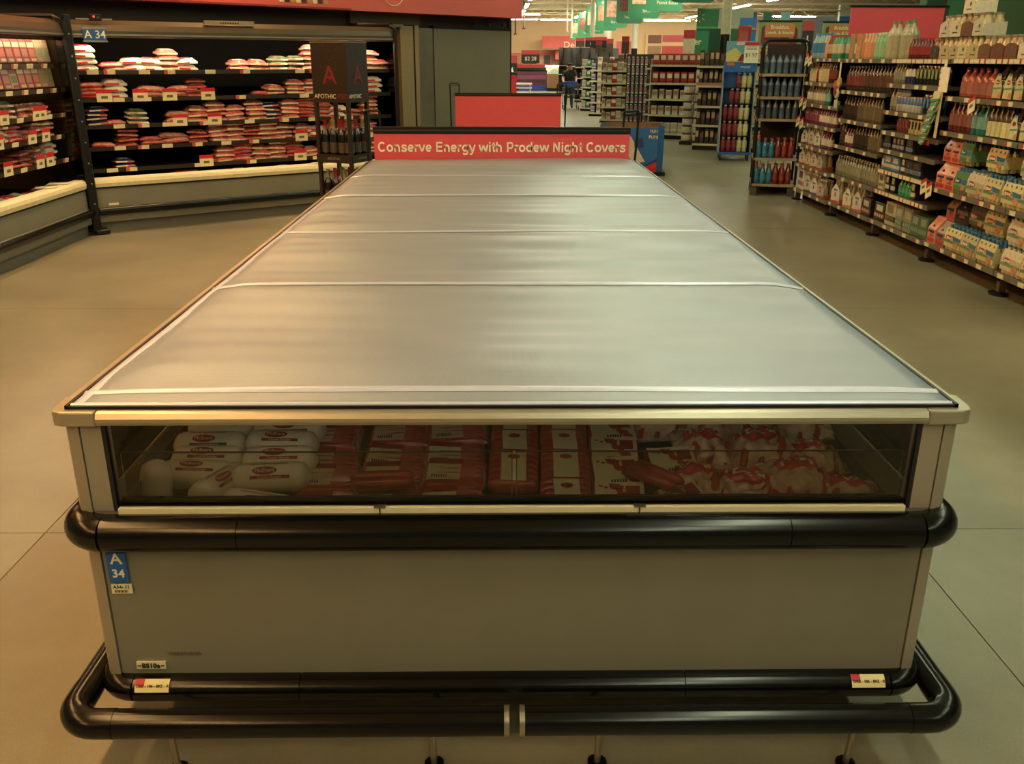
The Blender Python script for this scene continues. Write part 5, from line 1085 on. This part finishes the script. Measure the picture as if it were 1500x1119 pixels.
for i, z in enumerate((.1, .48, .85, 1.22, 1.58)):
    for q in range(5): put(cx, cr.matrix_basis @ Vector((-.48 + q * .225, .05, z + .001)), (0, 0, cr.rotation_euler.z), 'yellow cereal box with red heart bowl, %s along, %s shelf up' % (ORD[q], ORD[i]), 'cereal boxes')
# far end racks along the alley
bp('tan', .10, .08, .20, ('#b8a486', '#8f6a54', '#cfc0a0')); bp('dark', .07, .06, .22, ('#3a2a22', '#6a4a3a', '#2a1f1a')); bp('redwhite', .13, .06, .22, ('#b03a34', '#d8cbb0', '#8a2c28')); bp('bluew', .14, .1, .10, ('#3a4a78', '#cfc8b4', '#c9b890')); bp('cream', .12, .08, .18, ('#cbbf9c', '#a87a64', '#ddd2b4')); bp('mixed', .06, .02, .16, ('#7f8a9c', '#c96a5c', '#d8cfb8')); bp('purple', .2, .12, .16, ('#6a5a70', '#8d3a4a', '#b0a898')); bp('pale', .14, .10, .22, ('#c9c2a8', '#b5a78a', '#a09a86')); bp('wine', .07, .07, .27, ('#1f1a14', '#b89a70', '#141210')); bp('green', .10, .06, .2, ('#4f9068', '#cfd0a8', '#3a7050'))
F = 'small goods on the far racks'
r1 = rack('wine_shelf_rack', 'narrow rack of dark wine bottles beside the blue juice rack', (3.90, 17.3, 0), RAD(-22), .52, .40, 1.62, (.12, .46, .80, 1.16, 1.50))
for i, z in enumerate((.12, .46, .80, 1.16, 1.50)): fill(r1, '', z, ['wine', 'dark', 'wine'], 5, .46, F, 'dark bottle on shelf %s of the narrow wine rack' % ('one', 'two', 'three', 'four', 'five')[i])
MB().box(-.26, -.015, 1.17, .26, -.012, 1.21).build('tan_case_front', C('#b07a54'), r1)
r2 = rack('candy_rack', 'pale rack of red boxes on its upper shelves behind the wine rack', (3.72, 19.7, 0), RAD(-30), 1.15, .5, 1.52, (.12, .50, .82, 1.14, 1.50), side='#b5a88c')
for i, z in enumerate((.12, .50, .82, 1.14, 1.50)): fill(r2, '', z, [['pale'], ['cream'], ['cream', 'tan'], ['redwhite'], ['redwhite']][i], 7, 1.1, F, ('pale sack on the bottom shelf', 'cream packet on the second shelf', 'tan packet on the third shelf', 'red box on the fourth shelf', 'red box on the top shelf')[i] + ' of the candy rack')
pw = thing('purple_stack', 'tall stack of purple and white twin tubs beside the candy rack', 'stack', (3.84, 18.45, 0), RAD(-25)); MB().box(-.22, -.02, 0, .22, .35, .06).build('pallet', M_BLACKM, pw)
pt = MB().lathe([(.085, 0), (.1, .02), (.1, .13), (.085, .15)], 10, mis=[0, 1, 0]).mesh('tub', [C('#6a4a5c'), C('#c9bfae')])
for i in range(7):
    for x in (-.11, .11): O('tub', pt, pw, (x, .1, .06 + i * .152))
for x in (-.11,): O('tub', pt, pw, (x + .22, .1, .06 + 7 * .152)); O('tub', pt, pw, (x + .22, .1, .06 + 8 * .152))
r3 = rack('card_rack', 'black peg rack of small hanging packets behind the PUPS bin', (3.29, 22.3, 0), RAD(-18), .62, .35, 1.72, ())
for i in range(7):
    for q in range(6):
        put(BOXP['mixed'][0], r3.matrix_basis @ Vector((-.26 + q * .104, .26, .18 + i * .215)), (0, 0, r3.rotation_euler.z), '%s hanging packet in peg row %s of the black peg rack' % (ORD[q], ('one', 'two', 'three', 'four', 'five', 'six', 'seven')[i]), F)
        O('peg_tag', MATS.setdefault('_pegme', None) or MATS.__setitem__('_pegme', MB().box(-.02, -.01, 0, .02, 0, .025).mesh('peg_tag', M_TAGS)) or MATS['_pegme'], r3, (-.26 + q * .104, .22, .35 + i * .215))
r4 = rack('dark_goods_rack', 'dark rack of brown bottles beside the black peg rack', (3.66, 21.5, 0), RAD(-18), .62, .45, 1.72, (.1, .42, .74, 1.08, 1.42))
for i, z in enumerate((.1, .42, .74, 1.08, 1.42)): fill(r4, '', z, ['dark', 'tan', 'dark'], 6, .58, F, 'brown bottle on shelf %s of the dark goods rack' % ('one', 'two', 'three', 'four', 'five')[i])
r5 = rack('packet_rack', 'white edged rack of mixed packets left of the peg rack', (3.16, 24.6, 0), RAD(-20), 1.0, .45, 1.60, (.1, .42, .72, 1.02, 1.32), back='#6a4a3c')
for i, z in enumerate((.1, .42, .72, 1.02, 1.32)): fill(r5, '', z, ['tan', 'cream', 'redwhite', 'pale'], 7, .95, F, 'mixed packet on shelf %s of the white edged rack' % ('one', 'two', 'three', 'four', 'five')[i])
r6 = rack('tin_rack', 'rack of blue and white tins further along the alley', (3.12, 27.6, 0), RAD(-24), .95, .45, 1.62, (.1, .40, .70, 1.0, 1.30))
for i, z in enumerate((.1, .40, .70, 1.0, 1.30)): fill(r6, '', z, ['bluew', 'cream'], 5, .9, F, 'blue and white tin on shelf %s of the tin rack' % ('one', 'two', 'three', 'four', 'five')[i], layers=2)
r7 = rack('box_rack', 'rack of pale boxes beyond the tin rack', (3.11, 30.4, 0), RAD(-24), .95, .45, 1.62, (.1, .42, .74, 1.06, 1.38))
for i, z in enumerate((.1, .42, .74, 1.06, 1.38)): fill(r7, '', z, ['pale', 'green', 'cream'], 6, .9, F, 'pale box on shelf %s of the far box rack' % ('one', 'two', 'three', 'four', 'five')[i])
for k, (y, h_) in enumerate(((33.5, 1.95), (36.5, 2.0), (40.5, 2.05), (45, 2.1))):
    g = rack('grey_end_rack', 'tall grey end rack, %s beyond the far box rack' % ORD[k], (3.52 - .05 * k, y, 0), RAD(-30), 1.1, .5, h_, (.1, .5, .9, 1.3), back='#5a554c', side='#4a463e')
    for i, z in enumerate((.1, .5, .9, 1.3)): fill(g, '', z, ['dark', 'tan', 'green'], 3, 1.0, F, 'dark packet on shelf %s of grey end rack %s' % (('one', 'two', 'three', 'four')[i], ('one', 'two', 'three', 'four')[k]))
# gondola bodies that carry the aisle signs, long in X behind the ends
for k, y in enumerate((20.95, 23.4, 26.0, 29.0, 32.0, 35.0, 38.5, 43.0)):
    g = thing('aisle_gondola', 'long dark gondola run, %s aisle beyond the cereal rack' % ORD[k], 'shelving', (9.2, y, 0), 0)
    MB().box(-4.6, 0, 0, 4.6, .08, 1.75).build('spine', mat('spine', '#4a4136', .7), g)
    for z in (.15, .55, .95, 1.35): MB().box(-4.6, -.4, z - .02, 4.6, .0, z).build('shelf', M_GOND, g)
    if k < 2:
        for i, z in enumerate((.95, 1.35)):
            for q in range(6): put(BOXP[('tan', 'redwhite', 'cream')[(q + i) % 3]][0], (4.9 + q * .25, y - .2, z + .001), (0, 0, 0), ORD[q] + ' packet in upper row %s of the %s long gondola' % (('one', 'two')[i], ORD[k]), F)
# ================================================================== hanging signs, price signs
M_SGN = mat('aisle_sign_green', '#2f7a50', .5, var=.04)
names = ['Bread', 'Vegetables', 'Cookies\nCrackers', 'Canned', 'Rice & Beans', 'Soup & Pasta', 'Spices', 'Peanut Butter', 'Drinks']
for k, (x, y) in enumerate(((5.35, 70.5), (5.08, 61.4), (4.85, 53.6), (4.78, 47.3), (4.71, 43.0), (4.60, 37.6), (4.42, 32.8), (4.28, 28.0), (4.17, 23.4))):
    s_ = thing('aisle_sign', 'green hanging aisle sign %s of nine counted from the far wall' % ('one', 'two', 'three', 'four', 'five', 'six', 'seven', 'eight', 'nine')[k], 'sign', (x, y, 2.9), 0, 'green hanging aisle signs')
    w_ = 1.05; h_ = 1.42; r = .10; pts = []
    for cx_, cz, a0 in ((w_ - r, r, -90), (w_ - r, h_ - r, 0), (r, h_ - r, 90), (r, r, 180)):
        for t in range(4): a = RAD(a0 + t * 30); pts.append((cx_ + r * cos(a), cz + r * sin(a)))
    MB().prism(pts, 'y', 0, .04).build('board', M_SGN, s_)
    MB().box(.12, -.012, .45, .58, 0, 1.12).build('food_photo', mat('food_%d' % (k % 4), ('#c99a7c', '#6a3a2c', '#cfae8a', '#b07a5a')[k % 4], .6, var=.45, scale=7), s_)
    text(str(k + 1), .22, M_CREAM, s_, (.33, -.004, 1.26), FRONT)
    text(names[k], .14, M_CREAM, s_, (.62, -.004, .24), FRONT, narrow=.8)
    for x_ in (.15, .9): MB().tube([(x_, .02, h_), (x_, .02, 2.1)], .008, 5).build('hanger_rod', M_TRUSS, s_)
def price_sign(name, label, loc, w, h, rz, big, band='#b8383c', body='#1b1714', stem=.2):
    p = thing(name, label, 'sign', loc, rz)
    MB().box(-w / 2, -.01, 0, w / 2, .01, h * .68).build('price_field', C(body, .5), p); MB().box(-w / 2, -.012, h * .68, w / 2, .012, h).build('red_band', C(band, .5), p)
    if big: text(big, h * .42, M_CREAM, p, (0, -.013, h * .34), FRONT, bold=.002)
    MB().box(-.02, .0, -stem, .02, .02, 0).build('stem', M_BLACKM, p)
    return p
price_sign('price_sign', 'black and red sign reading $2.28 over the purple display', (1.75, 51.5, 1.36), .98, .66, 0, '$2 28', stem=1.36)
price_sign('price_sign', 'black and red price sign at the edge of the grey door', (.62, 44.0, .72), .52, 1.0, RAD(8), "4", stem=.72)
for k, (x, y, z, w, h, t) in enumerate(((3.95, 19.75, 1.66, .24, .52, '2'), (3.30, 24.75, 1.74, .20, .42, ''), (3.25, 27.75, 1.76, .20, .40, ''), (3.22, 30.55, 1.76, .20, .38, ''), (3.6, 33.8, 1.97, .5, .36, '1'), (3.55, 36.8, 2.02, .42, .36, '1'), (3.5, 40.8, 2.07, .4, .36, ''), (6.35, 19.6, 1.80, .22, .55, '1'))):
    price_sign('rack_price_sign', 'red topped upright price sign, %s counted away from the blue rack' % ORD[k], (x, y, z), w, h, RAD(-25), t, body='#4a3a2c' if t == '' else '#d8cdb0' if k == 0 else '#1b1714', stem=1.8 if k == 7 else .02 if k > 3 else .14)
# breakfast sign, big green logo board, red glossy sign, blue banner
bk = thing('breakfast_sign', 'green framed sign with orange bubble reading Breakfast Lunch and Snacks', 'sign', (5.88, 20.0, 0), RAD(-3))
MB().box(-.43, 0, 1.88, .43, .03, 2.36).build('board', C('#7f9c5c', .5), bk); MB().box(-.45, -.01, 2.355, .45, .035, 2.38).build('top_bar', M_BLACKM, bk)
MB().prism([(-.37, 1.91), (.37, 1.91), (.37, 2.20), (.30, 2.28), (-.33, 2.28), (-.37, 2.24)], 'y', -.012, -.001).build('purple_field', C('#7f2440', .5), bk)
MB().prism([(-.30, 2.05), (.18, 2.05), (.30, 1.99), (.28, 2.05), (.31, 2.08), (.31, 2.28), (.27, 2.32), (-.28, 2.32), (-.31, 2.29), (-.31, 2.08)], 'y', -.02, -.011).build('orange_bubble', C('#d38a54', .5), bk)
text('Breakfast,', .10, M_CREAM, bk, (0, -.022, 2.245), FRONT, bold=.002); text('Lunch, & Snacks', .088, M_CREAM, bk, (0, -.022, 2.14), FRONT, bold=.002); text('low prices daily', .06, C('#d38a54', .5), bk, (0, -.014, 1.955), FRONT)
for x in (-.35, .35): MB().box(x - .015, .03, 0, x + .015, .06, 2.3).build('stand', M_BLACKM, bk)
dup_b = dup(bk, (7.35, 20.4, 0), (0, 0, 0), 'second Breakfast Lunch and Snacks sign partly hidden behind red panel')
lg = thing('logo_board', 'large green board with pale panel behind the white column', 'sign', (5.38, 24.0, 0))
MB().box(-.42, 0, 1.55, .40, .05, 2.80).build('green_board', C('#357a50', .5), lg); MB().box(-.42, -.01, 1.55, .40, 0, 2.33).build('dark_lower', C('#1f4a30', .5), lg); MB().box(.12, -.01, 2.334, .98, .0, 2.79).build('pale_panel', C('#c9ccae', .5), lg); MB().box(.45, .0, 1.55, 1.0, .03, 2.34).build('green_board', C('#357a50', .5), lg)
MB().box(-.42, -.006, 2.33, .40, 0, 2.38).build('bright_edge', C('#4fa868', .5), lg); MB().box(-.42, -.006, 2.77, .12, 0, 2.80).build('bright_edge', C('#4fa868', .5), lg)
for a in range(6): MB().box(-.012, -.02, .06, .012, -.01, .14).build('spark_ray', C('#d0a84c', .5), lg, (-.36, 0, 2.60), (0, a * pi / 3, 0))
for x in (-.2, .7): MB().box(x - .03, .03, 0, x + .03, .06, 1.56).build('stand', M_BLACKM, lg)
rs = thing('red_banner', 'glossy red curved banner between the column and the breakfast sign', 'sign', (4.75, 18.5, 0), RAD(-8))
MB().grid(lambda u, v: (-.13 + .25 * u + .03 * v, .08 * sin(pi * v * .6) * 1, 1.76 + .47 * v), 4, 8).build('banner', mat('banner_red', '#b8403a', .25, coat=.5), rs); rs.children[0].modifiers.new('sheet_thickness', 'SOLIDIFY').thickness = .01
MB().box(-.12, .06, 0, .12, .10, 1.78).build('stand', M_BLACKM, rs)
gs = thing('green_end_sign', 'small green sign lettered cer over the candy rack', 'sign', (4.72, 22.8, 0)); MB().box(-.18, 0, 1.72, .30, .03, 2.25).build('board', M_SGN, gs); text('cer', .2, M_CREAM, gs, (0, -.003, 2.0), FRONT, bold=.003); MB().box(0, .01, 0, .04, .03, 1.72).build('stand', M_BLACKM, gs)
bb = thing('blue_banner', 'blue and green banner beside the breakfast sign', 'sign', (5.75, 21.8, 0)); MB().box(-.26, 0, 1.7, .12, .03, 2.5).build('board', C('#2f6aa8', .5), bb); MB().box(-.26, -.01, 1.7, -.06, 0, 2.2).build('green_part', C('#6a9c78', .5), bb); MB().box(-.22, -.012, 2.24, .1, -.002, 2.29).build('orange_line', C('#c88a4c', .5), bb); MB().box(-.05, .02, 0, .0, .04, 1.7).build('stand', M_BLACKM, bb)
for k, (x, h_) in enumerate(((7.35, '#8fc0c8'), (6.95, '#2f6a4c'), (6.6, '#2f5a9c'))):
    c_ = thing('hanging_banner', ('pale blue', 'green', 'dark blue')[k] + ' narrow banner beside the red panel', 'banner', (x, 24.6 + .2 * k, 0)); MB().box(-.12, 0, 1.6, .12, .02, 2.75).build('cloth', C(h_, .6), c_); MB().box(-.02, .0, 0, .02, .03, 1.6).build('stand', M_BLACKM, c_)
# columns
for k, (x, y, r, zb) in enumerate(((4.20, 17.7, .085, 2.05), (6.28, 44.0, .14, 2.05), (5.7, 50.0, .2, 2.2), (5.1, 52.0, .12, 2.2))):
    c_ = MB().lathe([(r, 0), (r, zb), (r * 1.02, zb), (r * 1.02, 5.0)], 14, (x, y, 0), mis=[1, 1, 0]).build('column_%d' % (k + 1), [mat('column_white', '#d2cab0', .5), M_BLACKM])
    tag(c_, ('slim white round column behind the blue juice rack', 'white column before the peach wall', 'white column over the tall end racks', 'wide white column over the end racks')[k], kind='structure')
# ================================================================== produce and deli departments (far away)
dl = thing('deli_sign', 'salmon red sloped Deli sign on the peach wall', 'sign', (5.2, 78.6, 0))
MB().prism([(-.6, 2.35), (-.15, 3.3), (0, 3.3), (0, 2.3)], 'x', -1.6, 1.1).build('sloped_board', M_BAND, dl); MB().box(-1.7, -.75, 2.25, 1.2, .0, 2.36).build('ledge', C('#8a7a58'), dl); text('Deli', .75, M_CREAM, dl, (.75, -.52, 2.62), (RAD(68), 0, 0), bold=.004)
MB().box(-.5, -.2, 1.5, 1.1, 1.3, 2.25).build('lower_fascia', M_BAND, dl)
mb_ = thing('menu_board', 'red menu board with food photos on the far tiled wall', 'sign', (2.6, 79.5, 0)); MB().box(-1.9, 0, 1.05, 1.9, .40, 2.0).build('board', M_BAND, mb_)
for k in range(6): MB().box(-1.65 + k * .58, -.05, 1.15, -1.15 + k * .58, 0, 1.75 + .1 * (k % 2)).build('food_photo', C(('#1f1a14', '#b07a5c', '#2a2a20', '#1a1a14', '#c09a6a', '#20301c')[k]), mb_)
pz = thing('purple_display', 'tiered produce display with purple and green rows', 'display', (1.6, 50, 0)); 
for k in range(5): MB().box(-1.0, -k * .12 + .5, .15, .95, -k * .12 + .62, 1.15 - k * .2).build('tier', C(('#3a6a48', '#6a2f4a', '#8a4a60', '#5a2a40', '#7a3a50')[k], .5, .4), pz)
MB().box(-.5, -.2, .0, 1.1, .1, .25).build('blue_base', C('#2c4a9a'), pz); MB().box(-1.1, .5, 0, 1.0, .9, 1.0).build('table', M_GBACK, pz); MB().box(-.9, .3, 1.12, -.3, .4, 1.3).build('red_card', M_RED, pz); MB().box(-.3, .3, 1.12, .9, .4, 1.28).build('sale_strip', C('#a8383c'), pz)
pb = thing('produce_crate', 'brown produce crate heaped with pale greens', 'crate', (2.95, 49, 0)); MB().box(-.42, 0, .15, .42, .8, .85).build('crate', M_WOOD, pb); MB().grid(lambda u, v: (-.40 + .8 * u, .8 * v, .85 + .22 * sin(pi * u) * sin(pi * v) + .05 * sin(17 * u) * sin(13 * v)), 10, 10).build('greens', C('#a8b890', .6, .4), pb); MB().box(-.38, .05, 0, .38, .75, .15).build('feet', M_BLACKM, pb)
wt = thing('white_counter', 'bright lit white deli counter on the far side', 'counter', (3.2, 62, 0)); MB().box(-2.2, 0, 0, 1.2, .8, 1.0).build('counter_body', M_FOAM, wt); MB().box(-2.2, -.02, 1.05, 1.2, .1, 1.18).build('counter_light', mat('counter_glow', '#fff2d0', .5, emit=3), wt)
rd = thing('red_bin', 'red bin against the edge of the grey door', 'bin', (.55, 40, 0)); MB().box(-.22, 0, 0, .22, .6, .95).build('body', M_RED, rd); MB().box(-.25, -.02, .95, .25, .62, 1.05).build('lid', M_BLACKM, rd)
ws = thing('white_shelf_table', 'low white table in front of the purple display', 'table', (1.1, 44.5, 0)); MB().box(-.45, 0, .42, .5, .8, .5).build('top', M_FOAM, ws); MB().box(-.45, 0, .26, .5, .8, .33).build('lower_shelf', M_FOAM, ws)
for x in (-.4, .42): MB().box(x - .03, .1, 0, x + .03, .7, .42).build('leg', M_FOAM, ws)
rw = thing('wall_mural', 'red striped mural with photos on the peach wall', 'mural', (14.0, 79.8, 0)); MB().box(-1.7, -.05, 1.9, 2.4, 0, 3.5).build('panel', M_PEACH, rw); MB().box(-.3, -.1, 2.9, 2.4, -.05, 3.45).build('red_stripe', C('#c8443c'), rw); MB().box(-.3, -.1, 2.0, 2.4, -.05, 2.6).build('red_stripe', C('#c8443c'), rw); MB().box(-1.5, -.1, 2.8, -.4, -.05, 3.45).build('photo', C('#7a4a38', .6, .5), rw); MB().box(-1.5, -.1, 1.95, -.4, -.05, 2.6).build('photo', C('#a07a58', .6, .5), rw)
rb2 = thing('red_wall_panel', 'plain salmon panel on the peach wall beside a column', 'sign', (10.7, 79.8, 0)); MB().box(-.8, -.05, 1.9, .4, 0, 2.95).build('panel', M_BAND, rb2)
# ================================================================== shopper with cart
def person():
    p = thing('person', 'shopper in black T-shirt and dark cap leaning on a cart', 'person', (2.42, 32.3, 0))
    V = {}; vs_ = []; rad = []; ed = []
    def n(k, co, r, par=None):
        V[k] = len(vs_); vs_.append(co); rad.append(r)
        if par is not None: ed.append((V[par], V[k]))
    n('pel', (0, 0, .80), .155); n('wai', (0, -.03, .93), .145, 'pel'); n('che', (0, -.10, 1.08), .165, 'wai'); n('sho', (0, -.15, 1.19), .13, 'che'); n('nec', (0, -.18, 1.255), .055, 'sho')
    n('hd1', (.01, -.215, 1.315), .078, 'nec'); n('hd2', (.015, -.225, 1.375), .088, 'hd1'); n('hd3', (.015, -.22, 1.43), .07, 'hd2')
    for s_, c in ((-1, 'a'), (1, 'b')):
        n('sj' + c, (s_ * .185, -.14, 1.165), .072, 'sho'); n('el' + c, (s_ * .225, -.20, .965), .05, 'sj' + c); n('wr' + c, (s_ * .20, -.38, .86), .036, 'el' + c); n('ha' + c, (s_ * .195, -.445, .865), .038, 'wr' + c)
        n('hi' + c, (s_ * .085, 0, .72), .105, 'pel'); n('kn' + c, (s_ * .095, -.06 * s_, .40), .07, 'hi' + c); n('an' + c, (s_ * .10, -.02 - .12 * s_, .08), .05, 'kn' + c); n('to' + c, (s_ * .105, -.16 - .12 * s_, .04), .038, 'an' + c)
    me = bpy.data.meshes.new('body'); me.from_pydata(vs_, ed, []); o = bpy.data.objects.new('body', me); COL.objects.link(o)
    sk = o.modifiers.new('skin', 'SKIN'); sk.use_smooth_shade = True; o.modifiers.new('smooth', 'SUBSURF').levels = 2
    for i, r in enumerate(rad): me.skin_vertices[0].data[i].radius = (r, r); me.skin_vertices[0].data[i].use_root = (i == 0)
    dg = bpy.context.evaluated_depsgraph_get(); m2 = bpy.data.meshes.new_from_object(o.evaluated_get(dg)); m2.name = 'body'; bpy.data.objects.remove(o)
    m2.materials.clear()
    for mm in (mat('skin_tone', '#b98868', .5), mat('black_shirt', '#1d1b19', .8), mat('dark_jeans', '#23252c', .8), M_BLACKM): m2.materials.append(mm)
    for f in m2.polygons:
        c = f.center; f.use_smooth = True
        f.material_index = 3 if c.z < .10 else 2 if c.z < .80 and abs(c.x) < .19 and c.y > -.3 else 0 if (c.z > 1.25 or c.y < -.22 and abs(c.x) > .14 and c.z < 1.05 or (abs(c.x) > .17 and c.z < 1.0)) else 1
    O('body', m2, p)
    MB().lathe([(.092, 1.385), (.095, 1.41), (.085, 1.45), (.05, 1.475), (.01, 1.48)], 14, (.015, -.222, 0)).box(-.05, -.37, 1.385, .085, -.29, 1.40).build('cap', M_BLACKM, p)
    for x in (-.02, .055): MB().lathe([(.004, 0), (.010, .006), (.004, .012)], 8, (x, -.312, 1.355)).build('eye', M_INK, p)
    MB().hexa([(.005, -.305, 1.32), (.03, -.305, 1.32), (.025, -.29, 1.32), (.01, -.29, 1.32)], [(.013, -.308, 1.36), (.023, -.308, 1.36), (.023, -.29, 1.36), (.013, -.29, 1.36)]).build('nose', mat('skin_tone', '#b98868', .5), p)
    MB().box(-.015, -.309, 1.297, .04, -.29, 1.303).build('mouth', C('#7a4038'), p)
    for s_ in (-1, 1):
        for f in range(4): MB().tube([(s_ * (.165 + .02 * f), -.45, .875), (s_ * (.165 + .02 * f), -.49, .885), (s_ * (.165 + .02 * f), -.505, .865), (s_ * (.165 + .02 * f), -.49, .845)], .0095, 6).build('finger', mat('skin_tone', '#b98868', .5), p)
        MB().tube([(s_ * .165, -.43, .86), (s_ * .145, -.46, .855), (s_ * .15, -.48, .85)], .010, 6).build('thumb', mat('skin_tone', '#b98868', .5), p)
person()
ct = thing('shopping_cart', 'grey wire shopping cart with blue handle pushed by the shopper', 'cart', (2.42, 31.8, 0))
MB().tube([(-.26, 0, .865), (.26, 0, .865)], .018, 8).build('handle', mat('cart_blue', '#2a4f9c', .5), ct); MB().box(-.25, -.04, .70, .25, -.02, .84).build('child_flap', mat('cart_blue', '#2a4f9c', .5), ct)
M_WIRE = mat('cart_wire', '#6f6c62', .4, .6)
def cart_wires():
    m = MB(); T0, T1, Bz0, Bz1 = .84, .80, .45, .50
    for x in [-.25 + .0625 * k for k in range(9)]: m.tube([(x, -.05, Bz0), (x * .9, -.85, Bz1)], .004, 4); m.tube([(x * .9, -.85, Bz1), (x * .9, -.87, T1)], .004, 4)
    for s_ in (-1, 1):
        for k in range(13):
            y = -.05 - .066 * k; m.tube([(s_ * .25 * (1 - .1 * k / 12), y, Bz0 + .05 * k / 12), (s_ * .26 * (1 - .1 * k / 12), y, T0 - .04 * k / 12)], .004, 4)
        for t in (0, .33, .66, 1): m.tube([(s_ * .25, -.05, Bz0 + (T0 - Bz0) * t), (s_ * .235, -.86, Bz1 + (T1 - Bz1) * t)], .006, 4)
    m.tube([(-.235, -.86, T1), (.235, -.86, T1)], .008, 5); m.tube([(-.235, -.86, Bz1), (.235, -.86, Bz1)], .008, 5)
    return m
cart_wires().build('basket', M_WIRE, ct)
for s_ in (-1, 1):
    MB().tube([(s_ * .26, 0, .865), (s_ * .25, -.03, .45), (s_ * .24, -.02, .15), (s_ * .23, -.80, .13)], .012, 6).build('frame_tube', M_WIRE, ct)
    for y in (-.05, -.78): MB().lathe([(.045, -.014), (.055, -.01), (.055, .01), (.045, .014)], 10, (s_ * .235, y, .055), axis='x').build('wheel', M_BLACKM, ct); MB().box(s_ * .235 - .02, y - .015, .05, s_ * .235 + .02, y + .015, .13).build('caster_fork', M_WIRE, ct)
for x in (-.13, 0, .13): MB().tube([(x, -.04, .14), (x, -.80, .13)], .006, 4).build('lower_rack_wire', M_WIRE, ct)
# ================================================================== ceiling lights
M_TUBEF = mat('far_fluorescent_tube', '#fbf6dc', .5, var=0, emit=TUBE_POWER * 2.0); M_TUBED = mat('dimmed_fluorescent_tube', '#e6f4cc', .5, var=0, emit=TUBE_POWER * .5); M_TUBE = mat('fluorescent_tube', '#eaf4d0', .5, var=0, emit=TUBE_POWER * .8); M_TUBEW = mat('warm_fluorescent_tube', '#ffc67e', .5, var=0, emit=TUBE_POWER)  # weakest tubes are turned down only to darken the drinks side
def fixtures():
    hous = MB().box(-.12, -1.8, .05, .12, 1.8, .10).mesh('housing', M_TRUSS); rods = MB().tube([(0, -1.4, .1), (0, -1.4, .65)], .01, 5).tube([(0, 1.4, .1), (0, 1.4, .65)], .01, 5).mesh('hanger_rods', M_TRUSS)
    tb = [MB().cbox(-.075, -1.78, 0, .075, 1.78, .05, .02).mesh('lamp_tube', m_) for m_ in (M_TUBE, M_TUBEW, M_TUBEF, M_TUBED)]
    k = 0
    def one(x, y, rz, warm, lab):
        nonlocal k
        o = thing('ceiling_light', 'suspended fluorescent strip light, %s' % lab, 'ceiling light', (x, y, 4.33), rz, 'fluorescent strip lights')
        O('housing', hous, o); O('lamp_tube', tb[warm], o); O('hanger_rods', rods, o); k += 1
    for x, warm in ((-5.6, 1), (-2.6, 1), (1.6, 0), (5.6, 0)):
        for y in (-3.0, 1.2, 5.4, 9.6, 13.8):
            if x < -4 and y > 8 or (x < -2 and y > 10): continue
            one(x, y, 0, 3 if x > 5 or x > 1 and y > 4 else warm, '%s in the near row over %s' % (ORD[int((y + 3.1) / 4.2)], {-5.6: 'the side case', -2.6: 'the side walkway', 1.6: 'the freezer', 5.6: 'the drinks gondola'}[x]))
    for x in (1.6, 5.6, 9.6, 13.6):
        for y in (19.5, 26, 33, 40, 47, 54, 61, 68): one(x, y, 0, 2 if y > 25 else 0, '%s from the front in the far %s row' % (ORD[int((y - 19) / 6.9)], {1.6: 'alley', 5.6: 'aisle sign', 9.6: 'cereal', 13.6: 'outer'}[x]))
    for j, (x, y) in enumerate(((1.2, 73), (5.0, 73.5), (9.0, 74), (1.0, 64.5), (13, 74), (17, 74), (20, 66))): one(x, y, pi / 2, 2, '%s of the crosswise lamps before the far walls' % ORD[j])
fixtures()
# hanging pipes and small fittings near the far ceiling
for k, (x, y, z, h_) in enumerate(((1.05, 58, 3.0, '#5a2f28'), (1.5, 56, 3.25, '#5a2f28'), (4.3, 60, 3.2, '#d8cfb4'), (4.75, 62, 2.9, '#d8cfb4'))):
    tag(MB().tube([(x, y, z), (x, y, 5.0)], .05, 6).lathe([(.09, z - .06), (.12, z)], 8, (x, y, 0)).build('hanging_drop', C(h_, .5)), ('dark red cord hanging beside the salmon fascia', 'dark red cord hanging second from the fascia', 'white drop rod hanging before the peach wall', 'white drop rod hanging beside aisle sign one')[k], 'hanging rod')
# clean up prototypes that were never placed
for o in list(bpy.data.objects):
    if o.parent is None and o.get('label') == 'x':
        for c in list(o.children): bpy.data.objects.remove(c)
        bpy.data.objects.remove(o)
